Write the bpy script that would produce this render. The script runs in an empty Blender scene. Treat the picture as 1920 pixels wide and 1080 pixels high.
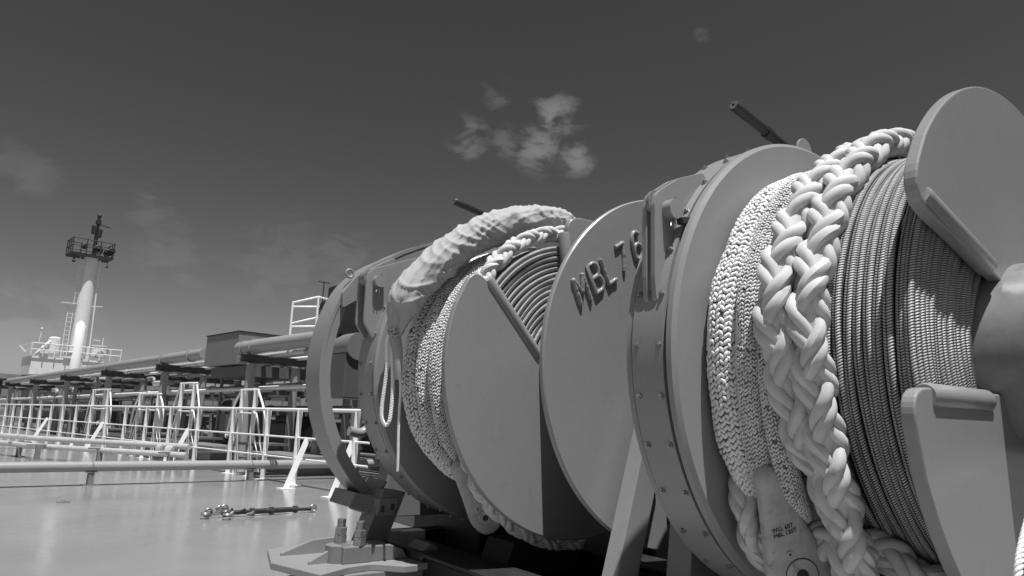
import bpy, bmesh, math, random
import numpy as np
from math import sin, cos, pi, radians, hypot, atan2
from mathutils import Vector, Matrix, noise

random.seed(7); rng = np.random.RandomState(7)
scene = bpy.context.scene
COL = scene.collection

# ------------------------------------------------------------------ camera
cam_data = bpy.data.cameras.new("camera"); cam = bpy.data.objects.new("camera", cam_data); COL.objects.link(cam)
scene.camera = cam
cam_data.sensor_width = 36.0
cam_data.lens = 36.0 * 1319.81 / 1920.0
cam_data.clip_start = 0.05; cam_data.clip_end = 20000
# photograph axes (x right, y down, z forward) of world X, Y, Z
TX = (0.71587693, 0.15965601, 0.67972802); LY = (-0.697274, 0.11263657, 0.7078997); UZ = (0.03645821, -0.98072573, 0.1919579)
cam.matrix_world = Matrix(((TX[0], -TX[1], -TX[2], 0), (LY[0], -LY[1], -LY[2], 0), (UZ[0], -UZ[1], -UZ[2], 1.05), (0, 0, 0, 1)))

# ------------------------------------------------------------------ winch frame
A = Vector((.1144, 1, .0146)).normalized(); XX = A.cross(Vector((0, 0, 1))).normalized(); UU = XX.cross(A)
C0 = Vector((2.8, 0, 1.3263))
WM = Matrix(((XX.x, A.x, UU.x, C0.x), (XX.y, A.y, UU.y, C0.y), (XX.z, A.z, UU.z, C0.z), (0, 0, 0, 1)))

# ------------------------------------------------------------------ sun and sky
ldir = XX * .085 + A * .275 - UU            # direction the sunlight travels
ldir.normalize()
sun_d = bpy.data.lights.new("sun", 'SUN'); sun_d.energy = 4.8; sun_d.angle = radians(.5); sun_d.color = (1, 1, 1)
sun = bpy.data.objects.new("sun", sun_d); COL.objects.link(sun)
sun.rotation_euler = ldir.to_track_quat('-Z', 'Y').to_euler(); sun.location = (0, 0, 30)
world = bpy.data.worlds.new("World"); scene.world = world; world.use_nodes = True
nt = world.node_tree; nt.nodes.clear()
N = nt.nodes.new; L = nt.links.new
sky = N('ShaderNodeTexSky'); sky.sky_type = 'NISHITA'; sky.sun_disc = False
sky.sun_elevation = math.asin(-ldir.z); sky.sun_rotation = atan2(-ldir.x, -ldir.y)
sky.altitude = 0; sky.air_density = 1.0; sky.dust_density = 1.2; sky.ozone_density = 1.5
sep = N('ShaderNodeSeparateColor'); L(sky.outputs[0], sep.inputs[0])
def wmath(op, a, b=None, c=None):
    n = N('ShaderNodeMath'); n.operation = op
    for i, v in enumerate((a, b, c)):
        if v is None: continue
        if isinstance(v, (int, float)): n.inputs[i].default_value = v
        else: L(v, n.inputs[i])
    return n.outputs[0]
SKY_GAIN, SKY_GAMMA = .309, 1.43
base = wmath('MULTIPLY', wmath('POWER', sep.outputs[0], SKY_GAMMA), SKY_GAIN)
# thin clouds: soft masks in a few directions of the sky broken up by noise
tc = N('ShaderNodeTexCoord')
mp = N('ShaderNodeMapping'); L(tc.outputs['Generated'], mp.inputs[0]); mp.inputs['Scale'].default_value = (13, 13, 26)
nz = N('ShaderNodeTexNoise'); nz.inputs['Scale'].default_value = 1.6; nz.inputs['Detail'].default_value = 9; nz.inputs['Roughness'].default_value = .60
nz.inputs['Distortion'].default_value = .4
L(mp.outputs[0], nz.inputs['Vector'])
def sky_dir(px, py):
    d = Vector((px - 960, py - 540, 1319.81))
    return Vector((d.dot(Vector(TX)), d.dot(Vector(LY)), d.dot(Vector(UZ)))).normalized()
total = None
for (px, py, rad, amp, thr) in ((1040, 215, .038, .85, .47), (1005, 275, .040, .8, .47), (1080, 298, .030, .8, .46), (885, 265, .035, .6, .46), (950, 270, .03, .4, .46), (1315, 66, .018, .22, .5),
                           (60, 325, .035, .20, .45), (10, 305, .03, .16, .45), (280, 382, .035, .20, .48), (320, 480, .06, .16, .47), (640, 465, .06, .18, .5), (540, 500, .09, .14, .45),
                           (30, 665, .10, .28, .4), (10, 690, .05, .30, .38), (930, 180, .03, .3, .5)):
    d = sky_dir(px, py)
    vm = N('ShaderNodeVectorMath'); vm.operation = 'DISTANCE'; L(tc.outputs['Generated'], vm.inputs[0]); vm.inputs[1].default_value = d
    mr = N('ShaderNodeMapRange'); mr.interpolation_type = 'SMOOTHSTEP'; L(vm.outputs['Value'], mr.inputs[0])
    mr.inputs[1].default_value = rad * 1.5; mr.inputs[2].default_value = rad * .1; mr.inputs[3].default_value = 0; mr.inputs[4].default_value = 1
    cl = N('ShaderNodeMapRange'); cl.interpolation_type = 'SMOOTHSTEP'; L(wmath('ADD', nz.outputs[0], wmath('MULTIPLY', mr.outputs[0], .26)), cl.inputs[0])
    cl.inputs[1].default_value = thr + .13; cl.inputs[2].default_value = thr + .36
    m = wmath('MULTIPLY', wmath('MULTIPLY', cl.outputs[0], mr.outputs[0]), amp)
    total = m if total is None else wmath('MAXIMUM', total, m)
skyv = wmath('ADD', base, wmath('MULTIPLY', total, 1.25))
comb = N('ShaderNodeCombineColor')
for i in range(3): L(skyv, comb.inputs[i])
bg = N('ShaderNodeBackground'); L(comb.outputs[0], bg.inputs[0]); bg.inputs[1].default_value = .10
wo = N('ShaderNodeOutputWorld'); L(bg.outputs[0], wo.inputs[0])
vs = scene.view_settings; vs.view_transform = 'Standard'; vs.look = 'None'; vs.exposure = .4; vs.gamma = 1; vs.use_curve_mapping = False
scene.cycles.max_bounces = 8

# ------------------------------------------------------------------ materials
def mat(name, g, rough=.4, var=.06, vscale=3.0, bump=0.0, bscale=60.0, metal=0.0, spec=.5, dirt=0.0, dscale=8.0, streak=False, coat=0.0):
    m = bpy.data.materials.new(name); m.use_nodes = True
    t = m.node_tree; n = t.nodes; b = n['Principled BSDF']
    b.inputs['Roughness'].default_value = rough; b.inputs['Metallic'].default_value = metal
    b.inputs['Specular IOR Level'].default_value = spec; b.inputs['Coat Weight'].default_value = coat
    tcx = n.new('ShaderNodeTexCoord')
    a = n.new('ShaderNodeTexNoise'); a.inputs['Scale'].default_value = vscale; a.inputs['Detail'].default_value = 6; a.inputs['Roughness'].default_value = .6
    if streak:
        mm = n.new('ShaderNodeMapping'); mm.inputs['Scale'].default_value = (1, 1, .15); t.links.new(tcx.outputs['Object'], mm.inputs[0]); t.links.new(mm.outputs[0], a.inputs['Vector'])
    else: t.links.new(tcx.outputs['Object'], a.inputs['Vector'])
    r = n.new('ShaderNodeMapRange'); t.links.new(a.outputs[0], r.inputs[0]); r.inputs[1].default_value = .3; r.inputs[2].default_value = .7
    r.inputs[3].default_value = g * (1 - var); r.inputs[4].default_value = g * (1 + var)
    val = r.outputs[0]
    if dirt:
        d = n.new('ShaderNodeTexNoise'); d.inputs['Scale'].default_value = dscale; d.inputs['Detail'].default_value = 8; d.inputs['Roughness'].default_value = .7
        t.links.new(tcx.outputs['Object'], d.inputs['Vector'])
        dr = n.new('ShaderNodeMapRange'); t.links.new(d.outputs[0], dr.inputs[0]); dr.inputs[1].default_value = .56; dr.inputs[2].default_value = .72
        dr.inputs[3].default_value = 1; dr.inputs[4].default_value = 1 - dirt
        mu = n.new('ShaderNodeMath'); mu.operation = 'MULTIPLY'; t.links.new(val, mu.inputs[0]); t.links.new(dr.outputs[0], mu.inputs[1]); val = mu.outputs[0]
    c = n.new('ShaderNodeCombineColor')
    for i in range(3): t.links.new(val, c.inputs[i])
    t.links.new(c.outputs[0], b.inputs['Base Color'])
    rr = n.new('ShaderNodeMapRange'); t.links.new(a.outputs[0], rr.inputs[0]); rr.inputs[1].default_value = .3; rr.inputs[2].default_value = .7
    rr.inputs[3].default_value = rough * .85; rr.inputs[4].default_value = min(1, rough * 1.15); t.links.new(rr.outputs[0], b.inputs['Roughness'])
    if bump:
        bn = n.new('ShaderNodeTexNoise'); bn.inputs['Scale'].default_value = bscale; bn.inputs['Detail'].default_value = 4
        t.links.new(tcx.outputs['Object'], bn.inputs['Vector'])
        bb = n.new('ShaderNodeBump'); bb.inputs['Strength'].default_value = bump; bb.inputs['Distance'].default_value = .01
        t.links.new(bn.outputs[0], bb.inputs['Height']); t.links.new(bb.outputs[0], b.inputs['Normal'])
    return m

def rope_mat(name, light, dark, ku, kv, slant, contrast=1.0, rough=.65, bump=.6, dist=.002, fine=0.0, mottled=.12, stain=0.0):
    """yarn pattern in rope space: UV.x = metres along the rope, UV.y = 0..1 round it; slant 'v' = herringbone, 's' = spiral lay"""
    m = bpy.data.materials.new(name); m.use_nodes = True
    t = m.node_tree; n = t.nodes; b = n['Principled BSDF']; b.inputs['Roughness'].default_value = rough; b.inputs['Specular IOR Level'].default_value = .35
    lk = t.links.new
    def M(op, a, bb=None, cc=None):
        x = n.new('ShaderNodeMath'); x.operation = op
        for i, v in enumerate((a, bb, cc)):
            if v is None: continue
            if isinstance(v, (int, float)): x.inputs[i].default_value = v
            else: lk(v, x.inputs[i])
        return x.outputs[0]
    uv = n.new('ShaderNodeUVMap'); s = n.new('ShaderNodeSeparateXYZ'); lk(uv.outputs[0], s.inputs[0])
    vv = M('MULTIPLY', s.outputs[1], kv)
    if slant == 'v': tri = M('PINGPONG', vv, 1.0)
    else: tri = vv
    ph = M('ADD', M('MULTIPLY', s.outputs[0], ku), tri)
    w = M('ADD', M('MULTIPLY', M('SINE', M('MULTIPLY', ph, 2 * pi)), .5), .5)
    if slant == 'v':   # dark seam where the two legs of a V meet
        seam = M('ABSOLUTE', M('SUBTRACT', M('PINGPONG', vv, 1.0), .5)); seam = M('SUBTRACT', 1.0, M('POWER', M('MULTIPLY', seam, 2.0), 4.0))
        h = M('MULTIPLY', M('POWER', w, .7), seam)
    else: h = M('POWER', w, .8)
    tcx = n.new('ShaderNodeTexCoord'); a = n.new('ShaderNodeTexNoise'); a.inputs['Scale'].default_value = 14; a.inputs['Detail'].default_value = 6
    lk(tcx.outputs['Object'], a.inputs['Vector'])
    mixv = n.new('ShaderNodeMapRange'); lk(h, mixv.inputs[0]); mixv.inputs[1].default_value = .1; mixv.inputs[2].default_value = .9 / contrast
    mixv.inputs[3].default_value = dark; mixv.inputs[4].default_value = light
    mo = n.new('ShaderNodeMapRange'); lk(a.outputs[0], mo.inputs[0]); mo.inputs[1].default_value = .3; mo.inputs[2].default_value = .7; mo.inputs[3].default_value = 1 - mottled; mo.inputs[4].default_value = 1 + mottled
    val = M('MULTIPLY', mixv.outputs[0], mo.outputs[0])
    if stain:
        st = n.new('ShaderNodeTexNoise'); st.inputs['Scale'].default_value = 9; st.inputs['Detail'].default_value = 5; st.inputs['Roughness'].default_value = .6; lk(tcx.outputs['Object'], st.inputs['Vector'])
        sr = n.new('ShaderNodeMapRange'); lk(st.outputs[0], sr.inputs[0]); sr.inputs[1].default_value = .60; sr.inputs[2].default_value = .72; sr.inputs[3].default_value = 1; sr.inputs[4].default_value = 1 - stain
        val = M('MULTIPLY', val, sr.outputs[0])
    c = n.new('ShaderNodeCombineColor')
    for i in range(3): lk(val, c.inputs[i])
    lk(c.outputs[0], b.inputs['Base Color'])
    if stain:
        fz = n.new('ShaderNodeTexNoise'); fz.inputs['Scale'].default_value = 260; fz.inputs['Detail'].default_value = 2; lk(tcx.outputs['Object'], fz.inputs['Vector']); h = M('ADD', h, M('MULTIPLY', fz.outputs[0], .8))
    bb = n.new('ShaderNodeBump'); bb.inputs['Strength'].default_value = bump; bb.inputs['Distance'].default_value = dist; lk(h, bb.inputs['Height'])
    lk(bb.outputs[0], b.inputs['Normal'])
    return m

PAINT = mat('winch_paint', .238, .33, .04, 1.6, bump=.04, bscale=18, dirt=.14, dscale=34, spec=.5)
PAINT_DULL = mat('winch_paint_dull', .18, .42, .08, 4, bump=.08, bscale=40, dirt=.2)
DRUM = mat('bare_drum_steel', .20, .38, .30, 5, bump=.1, bscale=20, dirt=.3)
DARKMETAL = mat('dark_metal', .022, .45, .3, 12, bump=.1)
BLACK = mat('black_paint', .02, .5, .2, 8)
GALV = mat('galvanised_bolt', .32, .35, .2, 30, metal=.7, bump=.1)
WHITE = mat('white_paint', .76, .35, .04, 2, dirt=.10, dscale=6)
WHITE_DULL = mat('white_paint_far', .66, .5, .05, 1)
PIPE = mat('pipe_paint', .28, .35, .06, 1.5, dirt=.12)
PIPE2 = mat('grey_steel_paint', .19, .45, .1, 2, dirt=.2)
STEELPIPE = mat('stainless_pipe', .62, .28, .08, 6, metal=.35)
TRAY = mat('rack_steel', .10, .5, .12, 2)
CANVAS = mat('canvas', .36, .8, .06, 14, bump=.25, bscale=140, dirt=.10, spec=.2)
HEMP = rope_mat('white_hawser_fibre', .55, .47, 9, 34, 's', 1.0, rough=.8, bump=.40, dist=.0009, mottled=.14, stain=.45)
JACKET = mat('jacket_yarn', .72, .7, .12, 25, bump=.3, bscale=220, spec=.3)
JACKET2 = mat('jacket_yarn_fine', .60, .7, .2, 25, bump=.2, bscale=260, spec=.3)
JDARK = mat('jacket_core', .13, .9, .2, 20, spec=.1)
WIRE = rope_mat('grey_braided_line', .50, .018, 118, 4, 'v', 1.0, rough=.42, bump=.8, dist=.003, mottled=.15)
CORDM = mat('white_cord_fibre', .80, .6, .05, 60, bump=.2, bscale=300)
LINKM = mat('galvanised_link', .40, .55, .16, 12, bump=.4, bscale=45, dirt=.6, dscale=22)
RUBBER = mat('rubber', .03, .7, .2, 10)

# ------------------------------------------------------------------ object helpers
ORD = ['first', 'second', 'third', 'fourth', 'fifth', 'sixth', 'seventh', 'eighth', 'ninth', 'tenth', 'eleventh', 'twelfth', 'thirteenth', 'fourteenth', 'fifteenth', 'sixteenth']
class MB:
    def __init__(s): s.v = []; s.f = []; s.uv = {}; s.sm = []
    def add(s, vs, fs, smooth=False, uvs=None):
        o = len(s.v); s.v += [tuple(v) for v in vs]; s.f += [tuple(i + o for i in f) for f in fs]; s.sm += [smooth] * len(fs)
        if uvs:
            for i, u in enumerate(uvs): s.uv[o + i] = u
        return s
    def build(s, name, m, parent=None, M=None, bevel=0, seg=2):
        me = bpy.data.meshes.new(name); me.from_pydata(s.v, [], s.f); me.update()
        me.polygons.foreach_set('use_smooth', s.sm)
        if s.uv:
            ul = me.uv_layers.new(name='UVMap'); li = np.empty(len(me.loops), np.int32); me.loops.foreach_get('vertex_index', li)
            arr = np.zeros((len(s.v), 2), np.float32)
            for k, u in s.uv.items(): arr[k] = u
            ul.data.foreach_set('uv', arr[li].ravel())
        me.materials.append(m)
        o = bpy.data.objects.new(name, me); COL.objects.link(o)
        if parent: o.parent = parent
        if M is not None: o.matrix_world = M if not parent else M
        if bevel:
            b = o.modifiers.new('bevel', 'BEVEL'); b.width = bevel; b.segments = seg; b.limit_method = 'ANGLE'; b.angle_limit = radians(40); b.harden_normals = False
        return o
    # --- shapes
    def box(s, c, d, R=None):
        x, y, z = d[0] / 2, d[1] / 2, d[2] / 2
        vs = [Vector((a * x, b * y, e * z)) for a in (-1, 1) for b in (-1, 1) for e in (-1, 1)]
        if R is not None: vs = [R @ v for v in vs]
        vs = [v + Vector(c) for v in vs]
        return s.add(vs, [(0, 1, 3, 2), (4, 6, 7, 5), (0, 4, 5, 1), (2, 3, 7, 6), (0, 2, 6, 4), (1, 5, 7, 3)])
    def bar(s, p, q, w, h=None, up=(0, 0, 1)):
        p, q = Vector(p), Vector(q); d = q - p; n = d.normalized(); u = Vector(up)
        if abs(n.dot(u)) > .95: u = Vector((1, 0, 0))
        sd = n.cross(u).normalized(); u = sd.cross(n); h = h or w
        R = Matrix((sd, n, u)).transposed()
        return s.box((p + q) / 2, (w, d.length, h), R)
    def tube(s, pts, r, seg=10, caps=True, smooth=True, v0=None, closed=False, sq=None, udens=1.0, u0=0.0):
        pts = [Vector(p) for p in pts]; n = len(pts); rs = r if hasattr(r, '__len__') else [r] * n
        tg = []
        for i in range(n):
            if closed: d = pts[(i + 1) % n] - pts[i - 1]
            else: d = pts[min(i + 1, n - 1)] - pts[max(i - 1, 0)]
            tg.append(d.normalized() if d.length > 1e-9 else Vector((0, 0, 1)))
        if v0 is None:
            v0 = Vector((0, 0, 1)) if abs(tg[0].z) < .9 else Vector((1, 0, 0))
        nn = (Vector(v0) - tg[0] * Vector(v0).dot(tg[0])).normalized()
        vs, uvs, fs = [], [], []; u = 0
        cnt = n + (1 if closed else 0)
        for k in range(cnt):
            i = k % n
            if k: u += (pts[i] - pts[(k - 1) % n]).length; nn = (nn - tg[i] * nn.dot(tg[i])).normalized()
            bb = tg[i].cross(nn)
            for j in range(seg + 1):
                a = 2 * pi * j / seg
                vs.append(pts[i] + (nn * cos(a) + bb * sin(a)) * rs[i]); uvs.append((u * udens + u0, j / seg))
        for k in range(cnt - 1):
            for j in range(seg):
                a = k * (seg + 1) + j; fs.append((a, a + 1, a + seg + 2, a + seg + 1))
        s.add(vs, fs, smooth, uvs)
        if caps and not closed:
            for i, flip in ((0, 1), (cnt - 1, 0)):
                ring = [vs[i * (seg + 1) + j] for j in range(seg)]
                f = tuple(range(seg)); s.add(ring, [f[::-1] if flip else f])
                # normals: start cap faces backwards
        return s
    def cyl(s, p, q, r, seg=16, r2=None, smooth=True):
        return s.tube([p, q], [r, r if r2 is None else r2], seg, True, smooth)
    def lathe(s, prof, a0=0, a1=2 * pi, seg=96, smooth=True, closed=True):
        """prof: list of (r, y), revolved about local Y; each profile segment gets its own vertices so edges stay crisp"""
        full = abs((a1 - a0) - 2 * pi) < 1e-6
        P = list(prof) + ([prof[0]] if closed else [])
        for (r0, y0), (r1, y1) in zip(P[:-1], P[1:]):
            vs, fs, uvs = [], [], []
            for i in range(seg + 1):
                a = a0 + (a1 - a0) * i / seg
                vs += [(r0 * cos(a), y0, r0 * sin(a)), (r1 * cos(a), y1, r1 * sin(a))]; uvs += [(a * r0, 0), (a * r0, 1)]
            for i in range(seg): k = 2 * i; fs.append((k, k + 1, k + 3, k + 2))
            s.add(vs, fs, smooth)
        if not full and closed:
            for a, fl in ((a0, 0), (a1, 1)):
                ring = [(r * cos(a), y, r * sin(a)) for r, y in prof]; f = tuple(range(len(ring))); s.add(ring, [f if fl else f[::-1]])
        return s
    def prism(s, poly, y0, y1):
        """poly: list of (x, z), extruded along local Y"""
        n = len(poly)
        area = sum(poly[i][0] * poly[(i + 1) % n][1] - poly[(i + 1) % n][0] * poly[i][1] for i in range(n))
        if area < 0: poly = poly[::-1]
        vs = [(x, y0, z) for x, z in poly] + [(x, y1, z) for x, z in poly]
        fs = [tuple(range(n)), tuple(range(2 * n - 1, n - 1, -1))] + [(i, i + n, (i + 1) % n + n, (i + 1) % n) for i in range(n)]
        return s.add(vs, fs)
    def zprism(s, poly, z0, z1):
        n = len(poly)
        area = sum(poly[i][0] * poly[(i + 1) % n][1] - poly[(i + 1) % n][0] * poly[i][1] for i in range(n))
        if area < 0: poly = poly[::-1]
        vs = [(x, y, z0) for x, y in poly] + [(x, y, z1) for x, y in poly]
        fs = [tuple(range(n))[::-1], tuple(range(n, 2 * n))] + [(i, (i + 1) % n, (i + 1) % n + n, i + n) for i in range(n)]
        return s.add(vs, fs)
    def hexa(s, p, q, r, n=6, rot=0):
        p, q = Vector(p), Vector(q); d = (q - p).normalized(); u = Vector((0, 0, 1)) if abs(d.z) < .9 else Vector((1, 0, 0))
        sd = d.cross(u).normalized(); u = sd.cross(d)
        ring = lambda c: [c + (sd * cos(rot + 2 * pi * i / n) + u * sin(rot + 2 * pi * i / n)) * r for i in range(n)]
        vs = ring(p) + ring(q)
        return s.add(vs, [tuple(range(n))[::-1], tuple(range(n, 2 * n))] + [(i, (i + 1) % n, (i + 1) % n + n, i + n) for i in range(n)])
    def sphere(s, c, r, seg=12, rings=8, sc=(1, 1, 1)):
        vs, fs = [], []
        for i in range(rings + 1):
            for j in range(seg):
                t = pi * i / rings; a = 2 * pi * j / seg
                vs.append((c[0] + r * sc[0] * sin(t) * cos(a), c[1] + r * sc[1] * sin(t) * sin(a), c[2] + r * sc[2] * cos(t)))
        for i in range(rings):
            for j in range(seg):
                k = (j + 1) % seg; fs.append((i * seg + j, (i + 1) * seg + j, (i + 1) * seg + k, i * seg + k))
        return s.add(vs, fs, True)

def fillet(pts, radii, n=6):
    out = []; m = len(pts)
    for i in range(m):
        r = radii[i]
        if not r: out.append(tuple(pts[i])); continue
        p = Vector(pts[i]); a = Vector(pts[i - 1]) - p; b = Vector(pts[(i + 1) % m]) - p
        la, lb = a.length, b.length; a.normalize(); b.normalize()
        ang = a.angle(b); t = min(r / math.tan(ang / 2), la * .9, lb * .9)
        p0 = p + a * t; p1 = p + b * t
        for k in range(n + 1):
            u = k / n; out.append(tuple(p0 * (1 - u) ** 2 + p * 2 * u * (1 - u) + p1 * u * u))
    return out

def tag(o, label=None, cat=None, group=None, kind=None):
    if label: o['label'] = label
    if cat: o['category'] = cat
    if group: o['group'] = group
    if kind: o['kind'] = kind
    return o
def thing(name, label, cat, M=None, loc=None, group=None):
    e = bpy.data.objects.new(name, None); COL.objects.link(e); e.empty_display_size = .1
    e.matrix_world = M if M is not None else Matrix.Translation(loc or (0, 0, 0))
    return tag(e, label, cat, group)
def part(mb, name, m, parent, bevel=0, seg=2):
    """mesh written in the parent's own coordinates"""
    o = mb.build(name, m, None, None, bevel, seg); o.parent = parent
    return o
def pol(r, adeg, y): a = radians(adeg); return Vector((r * cos(a), y, r * sin(a)))
def catmull(P, per):
    P = [Vector(p) for p in P]; out = []
    for i in range(len(P) - 1):
        p0 = P[max(i - 1, 0)]; p1 = P[i]; p2 = P[i + 1]; p3 = P[min(i + 2, len(P) - 1)]
        for k in range(per):
            t = k / per
            out.append(.5 * ((2 * p1) + (p2 - p0) * t + (2 * p0 - 5 * p1 + 4 * p2 - p3) * t * t + (3 * p1 - p0 - 3 * p2 + p3) * t ** 3))
    out.append(P[-1]); return out
def resample(P, step):
    d = [0]
    for a, b in zip(P[:-1], P[1:]): d.append(d[-1] + (b - a).length)
    n = max(2, int(d[-1] / step)); out = []; j = 0
    for i in range(n + 1):
        t = d[-1] * i / n
        while j < len(d) - 2 and d[j + 1] < t: j += 1
        u = (t - d[j]) / max(1e-9, d[j + 1] - d[j]); out.append(P[j].lerp(P[j + 1], u))
    return out
def sra(P): return [pol(r, a, s) for s, r, a in P]

# ------------------------------------------------------------------ setting: deck, sea
mb = MB(); mb.add([(-400, -300, 0), (60, -300, 0), (60, 75, 0), (-400, 75, 0)], [(0, 1, 2, 3)])
DECK = bpy.data.materials.new('deck_paint'); DECK.use_nodes = True
t = DECK.node_tree; n_ = t.nodes; b_ = n_['Principled BSDF']
tcx = n_.new('ShaderNodeTexCoord'); a1 = n_.new('ShaderNodeTexNoise'); a1.inputs['Scale'].default_value = .6; a1.inputs['Detail'].default_value = 8; a1.inputs['Roughness'].default_value = .6
t.links.new(tcx.outputs['Object'], a1.inputs['Vector'])
r1 = n_.new('ShaderNodeMapRange'); t.links.new(a1.outputs[0], r1.inputs[0]); r1.inputs[1].default_value = .3; r1.inputs[2].default_value = .7; r1.inputs[3].default_value = .208; r1.inputs[4].default_value = .252
c1 = n_.new('ShaderNodeCombineColor')
for i in range(3): t.links.new(r1.outputs[0], c1.inputs[i])
t.links.new(c1.outputs[0], b_.inputs['Base Color'])
r2 = n_.new('ShaderNodeMapRange'); t.links.new(a1.outputs[0], r2.inputs[0]); r2.inputs[1].default_value = .3; r2.inputs[2].default_value = .7; r2.inputs[3].default_value = .12; r2.inputs[4].default_value = .21
t.links.new(r2.outputs[0], b_.inputs['Roughness'])
a2 = n_.new('ShaderNodeTexNoise'); a2.inputs['Scale'].default_value = 3.0; a2.inputs['Detail'].default_value = 3; t.links.new(tcx.outputs['Object'], a2.inputs['Vector'])
bp = n_.new('ShaderNodeBump'); bp.inputs['Strength'].default_value = .10; bp.inputs['Distance'].default_value = .02; t.links.new(a2.outputs[0], bp.inputs['Height']); t.links.new(bp.outputs[0], b_.inputs['Normal'])
deck = mb.build('deck', DECK); tag(deck, kind='structure')
SEAM = mat('weld_seam', .10, .5, .2, 10)
mb = MB()
for y in (11.62, 3.2, 22.5, 33.5, 46): mb.bar((-20, y, .004), (30, y, .004), .022, .008)
tag(mb.build('deck_weld_seams', SEAM), kind='structure')
SEA = mat('sea_water', .03, .15, .2, .05, bump=.4, bscale=.4)
mb = MB(); mb.add([(-9000, -9000, -14), (9000, -9000, -14), (9000, 9000, -14), (-9000, 9000, -14)], [(0, 1, 2, 3)])
tag(mb.build('sea', SEA), kind='structure')

# ------------------------------------------------------------------ winches
def arc(r, a0, a1, n):
    return [(r * cos(radians(a0 + (a1 - a0) * i / n)), r * sin(radians(a0 + (a1 - a0) * i / n))) for i in range(n + 1)]

def stroke_letters():
    """raised weld-bead lettering: strokes on a unit cell, x 0..0.62, y 0..1"""
    W_ = .62
    o = lambda cx, cy, rx, ry, a0=0, a1=360, n=18: [(cx + rx * cos(radians(a0 + (a1 - a0) * i / n)), cy + ry * sin(radians(a0 + (a1 - a0) * i / n))) for i in range(n + 1)]
    return {'M': [[(0, 0), (0, 1), (W_ * .5, .35), (W_, 1), (W_, 0)]],
            'B': [[(0, 0), (0, 1), (.3, 1)] + o(.32, .76, .24, .24, 90, -90, 8) + [(0.02, .52)], [(.3, .52)] + o(.34, .26, .26, .26, 90, -90, 8) + [(0, 0)]],
            'L': [[(0, 1), (0, 0), (W_ * .9, 0)]],
            '7': [[(0, 1), (W_ * .95, 1), (.25, 0)]],
            '6': [[(W_ * .9, .88)] + o(.30, .70, .28, .30, 50, 180, 8) + [(.02, .3)] + o(.30, .28, .28, .28, 180, 540, 16)],
            '8': [o(.30, .75, .24, .24, -90, 270, 16) + o(.30, .26, .29, .27, 90, 450, 18)]}

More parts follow.
